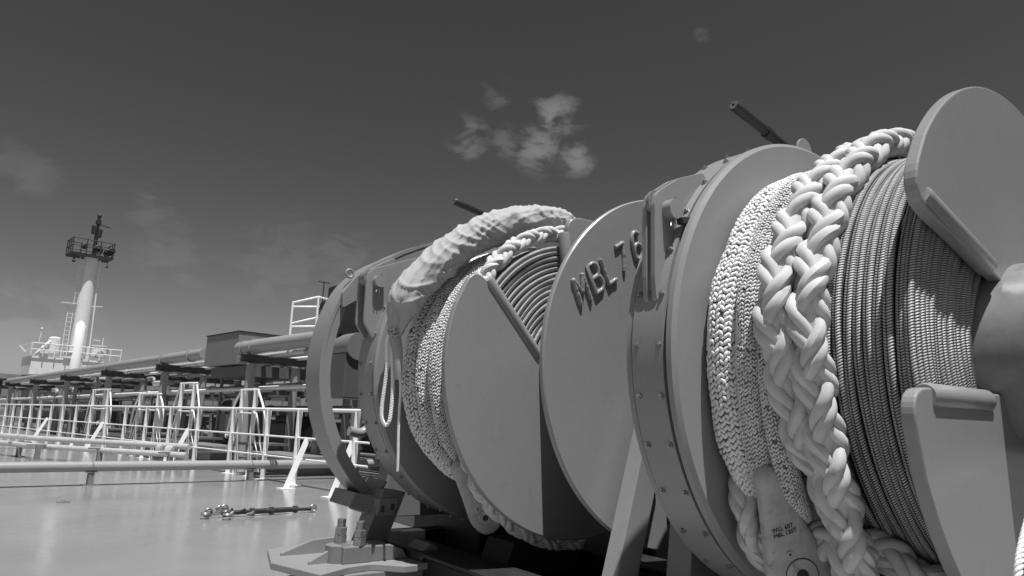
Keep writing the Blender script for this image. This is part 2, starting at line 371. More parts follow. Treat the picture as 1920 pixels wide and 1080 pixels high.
def make_winch(name, label, s0, near, band0, band1):
    root = thing(name, label, 'winch', WM @ Matrix.Translation((0, s0, 0)))
    # brake flange
    mb = MB(); f0 = 1.21
    mb.lathe([(.30, f0), (.915, f0), (.93, f0 + .012), (.93, f0 + .034), (.915, f0 + .040), (.30, f0 + .040)], seg=160)
    mb.lathe([(.70, band0 - .005), (.893, band0 - .005), (.893, band1 + .01), (.915, band1 + .012), (.915, band1 + .035), (.70, band1 + .035)], seg=128)
    part(mb, 'brake_flange', PAINT, root)
    # drum core
    mb = MB(); mb.lathe([(.315, -.19), (.315, 1.25)], seg=72, closed=False)
    mb.lathe([(.12, 1.2), (.12, band1 + .6)], seg=32, closed=False); mb.lathe([(0.001, band1 + .6), (.12, band1 + .6)], seg=32, closed=False)
    part(mb, 'drum_core', DRUM, root)
    # divider plate with its rope slot
    R = .917; d0, d1 = (.482, .520)
    if near: a_lo, a_hi, lo_in, hi_in = 189.3, 156.0, (-.25, -.135), (-.20, .225)
    else: a_lo, a_hi, lo_in, hi_in = 147.0, 99.5, (-.24, .03), (-.045, .24)
    big = arc(R, a_lo, a_hi + 360, 130)
    pts = big + [hi_in, lo_in]; rad = [0] * len(pts); rad[0] = .085; rad[len(big) - 1] = .11
    pts2 = pts[1:] if False else pts
    # drop the arc points next to the rounded corners so that the fillet has room
    keep = [0] + list(range(6, len(big) - 6)) + [len(big) - 1, len(big), len(big) + 1]
    pts = [pts[i] for i in keep]; rad = [rad[i] for i in keep]
    mb = MB(); mb.prism(fillet(pts, rad, 10), d0, d1)
    plate = part(mb, 'divider_plate', PAINT, root, bevel=.006, seg=3)
    gp = ([((-.775, -.165), (-.365, -.160)), ((-.735, .395), (-.27, .265))] if near else [((-.675, .440), (-.315, .068)), ((-.150, .80), (-.075, .34))])
    for (pa, qa) in gp:
        p = Vector((pa[0], 0, pa[1])); q = Vector((qa[0], 0, qa[1])); d = (q - p).normalized(); m_ = (d0 + d1) / 2
        mb = MB(); r = .034
        mb.tube([p + Vector((0, m_, 0)), p + d * .012 + Vector((0, m_, 0)), q - d * .01 + Vector((0, m_, 0)), q + Vector((0, m_, 0))], [r * .86, r, r, r * .9], 24)
        part(mb, 'guard_pipe', PAINT, plate, bevel=.003)
    # end flange
    mb = MB(); Re = .858
    mb.lathe([(.10, -.2), (Re - .006, -.2), (Re, -.194), (Re, -.176), (Re - .006, -.170), (.10, -.170)], seg=160)
    mb.lathe([(0.001, -.26), (.16, -.26), (.16, -.2)], seg=48, closed=False)
    ef = part(mb, 'end_flange', PAINT, root)
    if not near:
        SL = stroke_letters(); mb = MB(); H = .125; th = radians(33); up = radians(118)
        ex = Vector((cos(th), 0, sin(th))); ez = Vector((cos(up), 0, sin(up)))
        for ch, x, z, hh in (('M', -.650, .236, 1), ('B', -.560, .302, 1.05), ('L', -.480, .357, 1.0), ('7', -.402, .422, 1.0), ('6', -.300, .497, 1.05), ('8', -.210, .560, 1.05)):
            o = Vector((x, -.2, z))
            exx = ex.copy(); ezz = ez.copy()
            if ch in '768': ezz = Vector((cos(radians(109)), 0, sin(radians(109))))
            for st in SL[ch]:
                pp = [o + exx * (a * H * .86) + ezz * (b * H * hh) for a, b in st]
                pp = resample(pp, .006) if len(pp) < 6 else pp
                pp = [Vector((p.x, p.y - .004 - .0015 * noise.noise(p * 120), p.z)) for p in pp]
                mb.tube(pp, [.0108 + .002 * noise.noise(p * 90) for p in pp], 10, v0=(0, 1, 0))
        part(mb, 'raised_lettering', PAINT, ef)
    # brake band with bolts and lugs
    Rb0, Rb1 = .902, .925
    mb = MB(); mb.lathe([(Rb0, band0), (Rb1, band0), (Rb1, band1), (Rb0, band1)], seg=160)
    band = part(mb, 'brake_band', PAINT, root, bevel=.002, seg=2)
    bolt_me = None
    for row in (band0 + .018, band1 - .022):
        for k in range(22):
            ad = 71 + 10.9 * k
            if 128 < ad < 168 and row > band0 + .02: continue
            mb = None
            if bolt_me is None:
                b = MB(); b.hexa((0, 0, 0), (0, 0, .007), .0115); b.cyl((0, 0, .006), (0, 0, .0135), .0055, 8)
                o = b.build('band_bolt', GALV); bolt_me = o.data
            else: o = bpy.data.objects.new('band_bolt', bolt_me); COL.objects.link(o)
            a = radians(ad + random.uniform(-.3, .3)); o.parent = band
            o.matrix_local = Matrix.Translation((Rb1 * cos(a), row, Rb1 * sin(a))) @ Matrix.Rotation(pi / 2 - a, 4, 'Y') @ Matrix.Rotation(random.random() * 3, 4, 'Z')
    # lug plates at the split of the band
    kx = 0 if near else .055; ylug = band0 + .074 if near else band1 - .03
    for y0, y1, nm in ((band0 + .034, band0 + .054, 0), (ylug, ylug + .020, 1)):
        poly = [(-.90, .15), (-.918, .15), (-.928 - kx, .24), (-.932 - kx, .50), (-.922 - kx, .542), (-.885 - kx, .570), (-.80, .628), (-.66, .685), (-.63, .66), (-.76, .51), (-.86, .30)]
        mb = MB(); mb.prism(fillet(poly, [0, .02, .04, .05, .05, .05, .1, .02, 0, 0, 0], 5), y0, y1)
        part(mb, 'band_lug', PAINT, band, bevel=.003)
    ym = (band0 + band1) / 2
    mb = MB(); mb.cyl((-.893 - kx, band0 + .056, .515), (-.893 - kx, ylug - .004, .515), .048, 32)
    mb.prism([(-.915, .20), (-.915 - kx, .50), (-.86 - kx, .50), (-.88, .16)], (band0 + .054 + ylug) / 2 - .012, (band0 + .054 + ylug) / 2 + .012)
    part(mb, 'band_eye', PAINT_DULL, band, bevel=.002)
    mb = MB(); px, pz = -.858 - kx, .490
    mb.cyl((px, band0 - .004, pz), (px, ylug + .03, pz), .037, 28)
    pin = part(mb, 'lug_pin', PAINT, band, bevel=.004)
    mb = MB(); mb.tube([(px - .008, band0 + .008, pz - .034), (px - .018, band0 + .006, pz - .054), (px - .024, band0 + .002, pz - .068)], .0035, 8)
    mb.tube([(px - .002, band0 + .008, pz - .034), (px - .004, band0 + .004, pz - .058), (px - .001, band0 + .004, pz - .076)], .0035, 8)
    mb.tube([(px + .006, band0 + .006, pz + .032), (px + .008, band0 + .006, pz + .046)], .006, 8)
    part(mb, 'split_pin', GALV, pin)
    mb = MB(); mb.box((-.808, band0 - .006, .455), (.075, .030, .026), Matrix.Rotation(radians(-14), 3, 'Y'))
    part(mb, 'band_wedge', DARKMETAL, band, bevel=.004)
    # lower stop bracket
    # brake lever
    mb = MB()
    if near: p, q = Vector((-.395, 1.34, 1.062)), Vector((.12, 1.34, .955))
    else: p, q = Vector((-.475, 1.20, 1.072)), Vector((.10, 1.20, .975))
    d = (q - p).normalized()
    mb.tube([p, p + d * .004, p + d * .10, p + d * .105, q], [.020, .0225, .0225, .021, .021], 20)
    mb.tube([p + d * .24, p + d * .28], .026, 16)
    lev = part(mb, 'brake_lever', DARKMETAL, root, bevel=.002)
    mb = MB(); mb.lathe([(.007, 0), (.018, 0), (.018, .003), (.007, .003)], seg=20)
    o = part(mb, 'lever_cap', GALV, lev); o.matrix_local = Matrix.Translation(p - d * .002) @ d.to_track_quat('Y', 'Z').to_matrix().to_4x4()
    return root

near_w = make_winch('mooring_winch', 'nearer grey mooring winch carrying the thick white hawsers, at the right edge', 0, True, 1.262, 1.402)
far_w = make_winch('mooring_winch', 'grey mooring winch further along, with raised MBL lettering on its end flange', 2.17, False, 1.262, 1.432)
near_w['group'] = far_w['group'] = 'mooring winches in line on the deck'

# frame parts
mb = MB()
# rounded lug above the near brake flange
mb.prism([(.0 + .06 * cos(a), .935 + .065 * sin(a)) for a in np.linspace(0, pi, 16)] + [(-.06, .88), (.06, .88)], 1.25, 1.262)
part(mb, 'lifting_lug', PAINT, near_w, bevel=.003)
mb = MB(); mb.bar((-.235, 1.885, -.16), (-.550, 1.885, -1.22), .13, .085, up=(0, 1, 0)); mb.box((-.550, 1.885, -1.2), (.3, .3, .03))
part(mb, 'frame_strut', PAINT, near_w, bevel=.004)
mb = MB(); mb.prism([(-.42, -1.0), (-.30, .12), (-.16, .30), (.16, .30), (.30, .12), (.42, -1.0)], 1.56, 1.68)
part(mb, 'bearing_pedestal', PAINT_DULL, near_w, bevel=.006)
mb = MB(); mb.prism([(-.35, -1.0), (-.20, .12), (-.10, .22), (.10, .22), (.20, .12), (.35, -1.0)], 2.10, 2.26)
part(mb, 'bearing_pedestal', PAINT_DULL, far_w, bevel=.006)
# open guard ring round the far end
g0, g1 = 3.87 - 2.17, 4.09 - 2.17
def ro_(a):
    K_ = ((92, .975), (105, .972), (120, .972), (130, .985), (140, 1.025), (150, 1.055), (158, 1.06), (236, 1.06))
    for (x0, y0), (x1, y1) in zip(K_[:-1], K_[1:]):
        if a <= x1: return y0 + (y1 - y0) * (a - x0) / (x1 - x0)
    return 1.06
def strip(mb, fr, y0, y1, a0, a1, n=90):
    'closed box section following the ring: fr(a) -> (r_inner, r_outer)'
    secs = []
    for i in range(n + 1):
        a = a0 + (a1 - a0) * i / n; ri, rr = fr(a); c_, s_ = cos(radians(a)), sin(radians(a)); secs.append([(ri * c_, y0, ri * s_), (rr * c_, y0, rr * s_), (rr * c_, y1, rr * s_), (ri * c_, y1, ri * s_)])
    for k in range(4):
        vs = []; 
        for q in secs: vs += [q[k], q[(k + 1) % 4]]
        mb.add(vs, [(2 * i, 2 * i + 1, 2 * i + 3, 2 * i + 2) for i in range(n)], True)
    mb.add(secs[0], [(0, 1, 2, 3)]); mb.add(secs[-1], [(3, 2, 1, 0)])
mb = MB(); strip(mb, lambda a: (ro_(a) - .022, ro_(a)), g0, g1, 94, 232)
strip(mb, lambda a: (ro_(a) - .072, ro_(a) - .022), g0 + .004, g0 + .022, 94, 231)
ring = part(mb, 'guard_ring', PAINT, far_w, bevel=.002)
mb = MB()   # lug that closes the ring at the top, with a lifting eye
mb.prism(fillet([(-.96, .36), (-.97, .46), (-.88, .585), (-.70, .70), (-.60, .76), (-.66, .62), (-.84, .44)], [.01, .03, .04, .04, .02, .05, .05]), g0 - .035, g0 + .0)
part(mb, 'ring_lug', PAINT, ring, bevel=.003)
mb = MB(); mb.tube([Vector((-.905 + .026 * cos(a), g0 + .03, .600 + .026 * sin(a))) for a in np.linspace(0, 2 * pi, 25)[:-1]], .008, 8, closed=True)
part(mb, 'lifting_eye', PAINT, ring)
mb = MB()   # bracket at the foot of the ring
mb.prism([(-.80, -.765), (-.675, -.79), (-.72, -.885), (-.835, -.85)], g0 - .10, g0 + .20)
part(mb, 'stop_block', PAINT, ring, bevel=.004)
mb = MB(); mb.bar((-.605, g0 + .0, -.70), (-.725, g0 + .0, -.89), .020, .24, up=(0, 1, 0)); part(mb, 'stop_plate', PAINT, ring, bevel=.002)
mb = MB(); mb.prism(fillet([(-.685, -.795), (-.555, -.79), (-.575, -.895), (-.70, -.90)], [.015] * 4, 4), g0 - .20, g0 - .13)
o = part(mb, 'clamp_plate', PAINT, ring, bevel=.004, seg=3)
for dx, dz in ((-.665, -.855), (-.600, -.845)):
    b = MB(); b.tube([(dx, g0 - .203, dz - .018), (dx + .006, g0 - .203, dz + .018)], .010, 10); part(b, 'clamp_slot', BLACK, o)
mb = MB(); mb.prism([(-.655, -.74), (-.50, -.76), (-.62, -1.07), (-.77, -1.07)], g0 - .19, g0 - .02)
part(mb, 'ring_post', PAINT_DULL, far_w, bevel=.004)
zf = -1.130
mb = MB()
fp = [(-1.345, 1.42), (-1.225, 1.04), (-1.02, 1.15), (-.88, 1.17), (-.80, 1.10), (-.74, 1.04), (-.66, 1.04), (-.66, 1.08), (-.42, 1.05), (-.42, 1.75), (-1.05, 1.85), (-1.24, 1.78)]
mb.zprism(fp, zf, zf + .036)
foot = part(mb, 'foundation_plate', PAINT, far_w, bevel=.004)
for yy, xa in ((1.28, -1.19), (1.56, -1.24)):
    mb = MB(); mb.prism([(xa, zf + .034), (xa, zf + .05), (-1.06, zf + .112), (-.92, zf + .118), (-.92, zf + .034)], yy, yy + .02)
    part(mb, 'gusset', PAINT, foot, bevel=.002)
mb = MB(); mb.box((-.945, 1.30, zf + .08), (.17, .18, .09)); mb.cyl((-1.02, 1.30, zf + .036), (-1.02, 1.30, zf + .125), .07, 24)
mb.prism([(-.86, zf + .035), (-.86, zf + .12), (-.74, zf + .12), (-.66, zf + .09), (-.62, zf + .035)], 1.22, 1.38)
part(mb, 'foot_block', PAINT_DULL, foot, bevel=.006)
mb = MB(); mb.prism([(-.60, zf + .035), (-.59, zf + .10), (-.54, zf + .13), (-.49, zf + .11), (-.46, zf + .035)], 1.12, 1.30); part(mb, 'foot_rib', PAINT_DULL, foot, bevel=.01)
for bx, by, bz in ((-.985, 1.36, zf + .125), (-.925, 1.24, zf + .125)):
    mb = MB(); mb.hexa((bx, by, bz), (bx, by, bz + .042), .037, rot=.3); mb.hexa((bx, by, bz + .044), (bx, by, bz + .084), .036, rot=.5); mb.cyl((bx, by, bz + .08), (bx, by, bz + .128), .023, 20)
    for q in range(5): mb.cyl((bx, by, bz + .088 + q * .008), (bx, by, bz + .091 + q * .008), .0245, 20)
    part(mb, 'anchor_bolt', GALV, foot, bevel=.002)
mb = MB(); mb.zprism([(-1.15, 1.4), (-1.05, 1.12), (-.5, 1.12), (-.5, 1.7), (-1.0, 1.75)], -1.32, zf); part(mb, 'foundation_block', PAINT_DULL, far_w, bevel=.004)
# bedplate under both drums
mb = MB()
for x in (-.50, .45): mb.box((x, .4, -1.14), (.16, 2.8, .12)); mb.box((x, .4, -1.05), (.26, 2.8, .02)); mb.box((x, .4, -1.27), (.2, 2.8, .14))
for y in (-.3, .9, 2.1): mb.box((0, y, -1.16), (.9, .14, .14))
part(mb, 'bedplate', BLACK, far_w, bevel=.003)
mb = MB()
for x in (-.42, .45): mb.box((x, .9, -1.16), (.16, 2.2, .12)); mb.box((x, .9, -1.27), (.2, 2.2, .14))
part(mb, 'bedplate', BLACK, near_w, bevel=.003)
mb = MB(); mb.prism([(-.30, -1.15), (-.22, -.96), (.25, -.96), (.3, -1.15)], .75, 1.0); part(mb, 'oil_tray', BLACK, far_w, bevel=.003)
mb = MB(); mb.box((1.15, .1, -.75), (.6, 3.0, .9)); mb.cyl((1.0, -1.2, -.2), (1.0, 1.4, -.2), .2, 20); part(mb, 'dark_backing_box', BLACK, far_w, bevel=.02)  # added black box and cylinder, keep the gap below the drums dark
# gearbox beyond the far drum, seen through the ring
mb = MB(); mb.box((.90, 2.05, -.98), (1.5, .9, .62)); part(mb, 'dark_deck_cover', BLACK, far_w, bevel=.01)  # added black block, hides the sunlit deck behind the foundation
mb = MB(); mb.box((.75, 2.9, -.5), (.9, .8, 1.4))
part(mb, 'gearbox', PAINT_DULL, far_w, bevel=.01)
mb = MB(); mb.box((-.38, 2.55, -.02), (.40, .30, .34)); part(mb, 'brake_motor', TRAY, far_w, bevel=.01)
mb = MB(); mb.box((-.28, 2.75, .50), (.56, .3, .40)); part(mb, 'dark_ring_filler', BLACK, far_w, bevel=.01)  # black box added only to darken the upper opening of the ring
mb = MB(); mb.tube([(-.48, 2.38, .20), (-.48, 2.72, .20)], .105, 28); part(mb, 'motor_cover', PAINT_DULL, far_w, bevel=.004)
mb = MB(); mb.tube(catmull([(-.55, 2.3, -.42), (-.45, 2.3, -.43), (-.36, 2.3, -.36), (-.28, 2.3, -.30)], 6), .035, 12); part(mb, 'hydraulic_pipe', PAINT, far_w)
mb = MB(); mb.box((.8, .6, -1.27), (2.7, 3.4, .10)); part(mb, 'dark_bounce_slab', BLACK, far_w)  # added black slab under the drums, cuts light bounced off the deck
# ------------------------------------------------------------------ ropes
def plait(name, ctrl, m, label, R=.058, rs=.0190, pitch=.38, phase=0.0, rot=-45, seg=9):
    pts = resample(catmull(sra(ctrl), 14), .012); n = len(pts)
    mb = MB(); d = [0]
    for a, b in zip(pts[:-1], pts[1:]): d.append(d[-1] + (b - a).length)
    fr = []
    for i in range(n):
        T_ = (pts[min(i + 1, n - 1)] - pts[max(i - 1, 0)]).normalized()
        rad = Vector((pts[i].x, 0, pts[i].z)).normalized(); N_ = (rad - T_ * rad.dot(T_)).normalized(); B_ = T_.cross(N_); fr.append((N_, B_))
    R0 = R - rs - .007; amp = .0085
    for hand in (1, -1):
        for base in (0, pi):
            for dl in (-.43, .43):
                P = []; ws = []
                for i in range(n):
                    u = d[i] * 2 * pi / pitch + phase + .15 * sin(d[i] * 5 + base)
                    th = hand * (u + dl) + base if hand > 0 else -(u + dl) + base
                    rr = R0 + hand * amp * cos(2 * th) * 1.25
                    rr *= 1 + .05 * noise.noise(Vector((d[i] * 9, base + hand * 3, dl * 4)))
                    tt = th + radians(rot); N_, B_ = fr[i]
                    P.append(pts[i] + N_ * (rr * cos(tt)) * .93 + B_ * (rr * sin(tt)) * 1.08); ws.append(rs * (1 + .13 * hand * cos(2 * th) + .05 * noise.noise(Vector((d[i] * 14, base * 3, dl * 9 + hand)))))
                mb.tube(P, ws, seg, v0=fr[0][0])
    mb.tube(pts, R * .52, 10)
    o = mb.build(name, m); o.matrix_world = WM
    tag(o, label, 'rope', 'plaited hawsers on the winch drums')
    return o
plait('plaited_hawser', [(.93, .80, 40), (.92, .83, 66), (.91, .845, 82), (.905, .825, 98), (.90, .79, 119), (.90, .80, 139), (.90, .813, 154), (.90, .835, 166), (.90, .832, 176), (.895, .80, 187), (.885, .78, 199), (.865, .77, 209), (.845, .775, 219), (.83, .82, 229), (.82, .90, 240)], HEMP,
      'left one of the two thick white plaited hawsers hanging over the nearer drum', phase=.6)
plait('plaited_hawser', [(.82, .80, 30), (.81, .84, 60), (.80, .83, 80), (.80, .815, 95), (.80, .81, 111), (.80, .79, 128.6), (.80, .79, 142), (.80, .785, 152), (.80, .805, 166), (.80, .813, 176), (.80, .795, 187.4), (.80, .79, 198), (.795, .81, 207), (.79, .84, 217), (.78, .92, 226), (.77, 1.05, 235), (.76, 1.2, 241)], HEMP,
      'right one of the two thick white plaited hawsers, beside the grey lines', phase=2.1)
plait('plaited_hawser', [(1.02, .84, 232), (.90, .80, 229), (.80, .78, 232), (.70, .80, 238), (.66, .78, 248), (.66, .74, 262), (.66, .72, 280), (.66, .72, 300)], HEMP,
      'shaded white hawser tail running under the grey lines at the bottom of the nearer drum', phase=.2, R=.058)
plait('plaited_hawser', [(2.90, .80, 40), (2.84, .84, 75), (2.80, .835, 92), (2.78, .82, 106), (2.76, .81, 120), (2.75, .80, 133), (2.74, .79, 148), (2.74, .79, 170), (2.74, .80, 195), (2.74, .83, 215), (2.75, .87, 228), (2.75, .895, 240), (2.75, .915, 252), (2.74, .935, 264), (2.72, .94, 276)], HEMP,
      'white plaited hawser under the canvas sleeve on the lettered winch', phase=1.2, R=.053, rs=.0172, pitch=.33)

def wound(name, s0, s_in, ncol, r_in, r_out, label):
    """a grey line wound on the drum: only the turns that form the outside of the coil are modelled, over a solid packed core"""
    d = .0300; mb = MB(); nl = int((r_out - r_in) / d); turns = []
    for j in range(nl): turns.append((s_in, r_in + d * (j + .5)))
    for k in range(1, ncol): turns.append((s_in + d * k, r_in + d * (nl - .5) + random.uniform(-.006, .005)))
    for j in range(1, nl - 1): turns.append((s_in + d * ncol * .98, r_in + d * (j + .5)))
    for (s, r) in turns:
        ph = random.uniform(0, 6.28); aa = random.uniform(.002, .006); P = []
        for i in range(150):
            a = 2 * pi * i / 150
            rr = r + aa * .8 * sin(a * 2 + ph) + .0045 * noise.noise(Vector((a * 2.5, s * 40, r * 30)))
            ss = s + .009 * noise.noise(Vector((cos(a) * 1.5 + s * 50, sin(a) * 1.5, r * 25))) + .002 * sin(a * 3 + ph)
            P.append((rr * cos(a), ss, rr * sin(a)))
        mb.tube(P, d * .485, 10, closed=True, v0=(cos(0) * -1, 0, 0), u0=random.random(), udens=random.uniform(.93, 1.07))
    o = mb.build(name, WIRE); o.matrix_world = WM; tag(o, label, 'rope', 'grey lines wound on the drums')
    c = MB(); c.lathe([(r_in - .01, s_in + .008), (r_out - .04, s_in + .008), (r_out - .04, s_in + d * (ncol - .2)), (r_in - .01, s_in + d * (ncol - .2))], seg=72)
    k = c.build('packed_core', RUBBER); k.parent = o
    return o
wound('wound_line', 0, .545, 12, .325, .745, 'tightly wound grey herringbone line on the nearer drum beside the hanging hawsers')
wound('wound_line', 2.17, 2.712, 9, .325, .745, 'concentric turns of grey line seen through the slot of the lettered winch')

def jacket(name, ctrl, m, label, colw, rowl, tl, tw, th, seed):
    """woven rope jacket: flattened tube under a herringbone of small yarn floats. ctrl: (s, r, a, half width along s, half height radially)"""
    rs_ = np.random.RandomState(seed)
    cen = catmull([pol(c[1], c[2], c[0]) for c in ctrl], 12); hw = catmull([(c[3], c[4], 0) for c in ctrl], 12)
    n = len(cen); d = [0]
    for a, b in zip(cen[:-1], cen[1:]): d.append(d[-1] + (b - a).length)
    D = np.array(d); CE = np.array([list(c) for c in cen]); HW = np.array([list(h) for h in hw])
    def sample(u, phi, lift):
        u = np.minimum(u, D[-1] - .005)
        c = np.stack([np.interp(u, D, CE[:, k]) for k in range(3)], 1)
        c2 = np.stack([np.interp(u + .004, D, CE[:, k]) for k in range(3)], 1); T_ = c2 - c; T_ /= np.linalg.norm(T_, axis=1)[:, None] + 1e-9
        w = np.interp(u, D, HW[:, 0]); h = np.interp(u, D, HW[:, 1])
        Nn = c.copy(); Nn[:, 1] = 0; Nn /= np.linalg.norm(Nn, axis=1)[:, None]; Nn -= T_ * (Nn * T_).sum(1)[:, None]; Nn /= np.linalg.norm(Nn, axis=1)[:, None]
        B_ = np.cross(T_, Nn)
        wob = 1 + .05 * np.sin(u * 9 + seed) * np.cos(phi * 2 + u * 4) + .03 * np.sin(u * 23 + phi * 3)
        p = c + Nn * ((h * wob + lift) * np.cos(phi))[:, None] + B_ * ((w * wob + lift) * np.sin(phi))[:, None]
        nn = Nn * (np.cos(phi) * w)[:, None] + B_ * (np.sin(phi) * h)[:, None]; nn /= np.linalg.norm(nn, axis=1)[:, None]
        tt = -Nn * (np.sin(phi) * h)[:, None] + B_ * (np.cos(phi) * w)[:, None]; tl_ = np.linalg.norm(tt, axis=1)[:, None]; tt /= tl_
        return p, T_, tt, nn
    # yarn floats
    wm = HW[:, 0].mean(); hm = HW[:, 1].mean(); circ = pi * (3 * (wm + hm) - math.sqrt((3 * wm + hm) * (wm + 3 * hm)))
    ncol = int(round(circ / colw / 2)) * 2; nrow = int(d[-1] / rowl)
    # equal-arc phi table
    ph = np.linspace(-pi, pi, 721); arcl = np.concatenate([[0], np.cumsum(np.hypot(np.diff(hm * np.cos(ph)), np.diff(wm * np.sin(ph))))]); arcl /= arcl[-1]
    cols, rows = np.meshgrid(np.arange(ncol), np.arange(nrow)); cols = cols.ravel(); rows = rows.ravel()
    fr = (cols + .5) / ncol; phi = np.interp(fr, arcl, ph)
    u = (rows + .5 * ((cols // 2) % 2) + .25 * (cols % 2)) * rowl + rs_.uniform(-.1, .1, len(rows)) * rowl
    u = u + rs_.normal(0, .05, len(u)) * rowl; phi = phi + rs_.normal(0, .012, len(u)); ok = (np.cos(phi) > -.55) & (u < d[-1] - .005) & (rs_.uniform(0, 1, len(u)) > .010); phi, u, cols = phi[ok], u[ok], cols[ok]
    p, T_, tt, nn = sample(u, phi, 0.0)
    sg = np.where(cols % 2 == 0, 1., -1.); ang = radians(33) * sg + rs_.normal(0, .13, len(u))
    e1 = T_ * np.cos(ang)[:, None] + tt * np.sin(ang)[:, None]; e2 = np.cross(nn, e1)
    # low ellipsoid template: ends + 3 rings of 6
    tv = [(-1, 0, 0)]; ringx = (-.62, 0, .62)
    for x in ringx:
        k = math.sqrt(1 - x * x)
        for j in range(6): tv.append((x, k * cos(pi / 3 * j), k * sin(pi / 3 * j)))
    tv.append((1, 0, 0)); tv = np.array(tv); tf = []
    for j in range(6): tf.append((0, 1 + (j + 1) % 6, 1 + j, 1 + j))
    for rr in range(2):
        for j in range(6): tf.append((1 + rr * 6 + j, 1 + rr * 6 + (j + 1) % 6, 7 + rr * 6 + (j + 1) % 6, 7 + rr * 6 + j))
    for j in range(6): tf.append((19, 13 + j, 13 + (j + 1) % 6, 13 + (j + 1) % 6))
    S = rs_.uniform(.92, 1.16, (len(u), 1, 1))
    V = p[:, None, :] + S * (tv[None, :, 0:1] * tl / 2 * e1[:, None, :] + tv[None, :, 1:2] * tw / 2 * e2[:, None, :]) + tv[None, :, 2:3] * th / 2 * nn[:, None, :] \
        + (nn * (rs_.uniform(-.15, .2, len(u)) * th)[:, None])[:, None, :]
    V = V.reshape(-1, 3); nv = 20
    F = []; 
    off = (np.arange(len(u)) * nv)
    quads = np.array([f for f in tf if len(set(f)) == 4]); tris = np.array([f[:3] for f in tf if len(set(f)) == 3])
    Q = (off[:, None, None] + quads[None]).reshape(-1, 4); Tt = (off[:, None, None] + tris[None]).reshape(-1, 3)
    me = bpy.data.meshes.new(name); me.vertices.add(len(V)); me.vertices.foreach_set('co', V.ravel())
    loops = np.concatenate([Q.ravel(), Tt.ravel()]); me.loops.add(len(loops)); me.loops.foreach_set('vertex_index', loops)
    me.polygons.add(len(Q) + len(Tt)); st = np.concatenate([np.arange(len(Q)) * 4, len(Q) * 4 + np.arange(len(Tt)) * 3]); me.polygons.foreach_set('loop_start', st)
    me.update(calc_edges=True); me.validate(); me.polygons.foreach_set('use_smooth', [True] * len(me.polygons)); me.materials.append(m)
    o = bpy.data.objects.new(name, me); COL.objects.link(o); o.matrix_world = WM
    tag(o, label, 'rope', 'woven rope jackets on the winch drums')
    # inner tube
    mb = MB(); K = 28; vs, fs = [], []; nu = n
    for i in range(nu):
        pp, _, _, _ = sample(np.full(K, d[i]), np.linspace(-pi, pi, K, endpoint=False), -.0015)
        vs += [tuple(q) for q in pp]
    for i in range(nu - 1):
        for j in range(K): fs.append((i * K + j, i * K + (j + 1) % K, (i + 1) * K + (j + 1) % K, (i + 1) * K + j))
    mb.add(vs, fs, True); c = mb.build('jacket_lining', JDARK); c.parent = o
    return o
big = dict(colw=.0120, rowl=.0190, tl=.0255, tw=.0132, th=.010)
fin = dict(colw=.0078, rowl=.0128, tl=.0162, tw=.0080, th=.0065)
jacket('woven_jacket', [(1.15, .73, 60, .055, .05), (1.145, .735, 95, .055, .05), (1.14, .735, 130, .057, .055), (1.14, .74, 160, .058, .055), (1.14, .745, 180, .058, .055), (1.14, .755, 200, .056, .055), (1.135, .765, 212, .045, .05), (1.12, .775, 222, .025, .035), (1.11, .78, 228, .012, .02)], JACKET,
       'widest white woven rope jacket, coarse stitches, next to the nearer brake flange', seed=1, **big)
jacket('woven_jacket', [(1.05, .74, 60, .040, .045), (1.045, .745, 95, .040, .045), (1.04, .745, 130, .040, .05), (1.04, .75, 160, .040, .05), (1.04, .75, 180, .040, .05), (1.05, .76, 200, .038, .05), (1.06, .775, 212, .035, .045), (1.075, .785, 222, .022, .035), (1.09, .785, 228, .012, .02)], JACKET2,
       'fine stitched woven jacket squeezed between the widest one and its twin on the nearer drum', seed=2, **fin)
jacket('woven_jacket', [(.975, .73, 60, .034, .04), (.975, .735, 95, .034, .04), (.97, .735, 130, .034, .045), (.97, .735, 160, .034, .045), (.975, .735, 180, .034, .045), (.98, .74, 196, .034, .045), (.98, .755, 208, .034, .045), (.975, .775, 216, .032, .042), (.97, .785, 222, .024, .03), (.965, .79, 225, .010, .012)], JACKET2,
       'fine stitched woven jacket with frayed end half hidden behind the left hawser', seed=3, **fin)
jacket('woven_jacket', [(3.27, .73, 60, .062, .055), (3.27, .735, 95, .062, .055), (3.265, .735, 130, .064, .06), (3.26, .74, 160, .066, .065), (3.26, .745, 180, .066, .065), (3.25, .755, 200, .062, .065), (3.22, .765, 214, .055, .055), (3.16, .775, 226, .04, .04), (3.12, .78, 234, .02, .02)], JACKET,
       'broad white woven rope jacket with the largest stitches on the lettered winch', seed=4, colw=.0155, rowl=.0240, tl=.0320, tw=.0170, th=.012)
jacket('woven_jacket', [(3.14, .74, 60, .045, .045), (3.14, .745, 95, .045, .045), (3.135, .745, 130, .046, .05), (3.13, .75, 160, .046, .05), (3.125, .75, 180, .046, .05), (3.12, .76, 200, .044, .05), (3.11, .77, 214, .036, .045), (3.09, .775, 224, .025, .03)], JACKET2,
       'fine stitched jacket running beside the broad one on the lettered winch', seed=5, colw=.011, rowl=.017, tl=.021, tw=.0105, th=.009)
jacket('woven_jacket', [(3.03, .72, 60, .042, .04), (3.03, .735, 95, .042, .045), (3.03, .735, 130, .042, .045), (3.03, .735, 160, .042, .045), (3.025, .735, 180, .042, .045), (3.02, .74, 200, .040, .045), (3.02, .75, 212, .034, .04), (3.03, .76, 222, .02, .02)], JACKET2,
       'fine stitched jacket closest to the divider plate of the lettered winch', seed=6, colw=.011, rowl=.017, tl=.021, tw=.0105, th=.009)

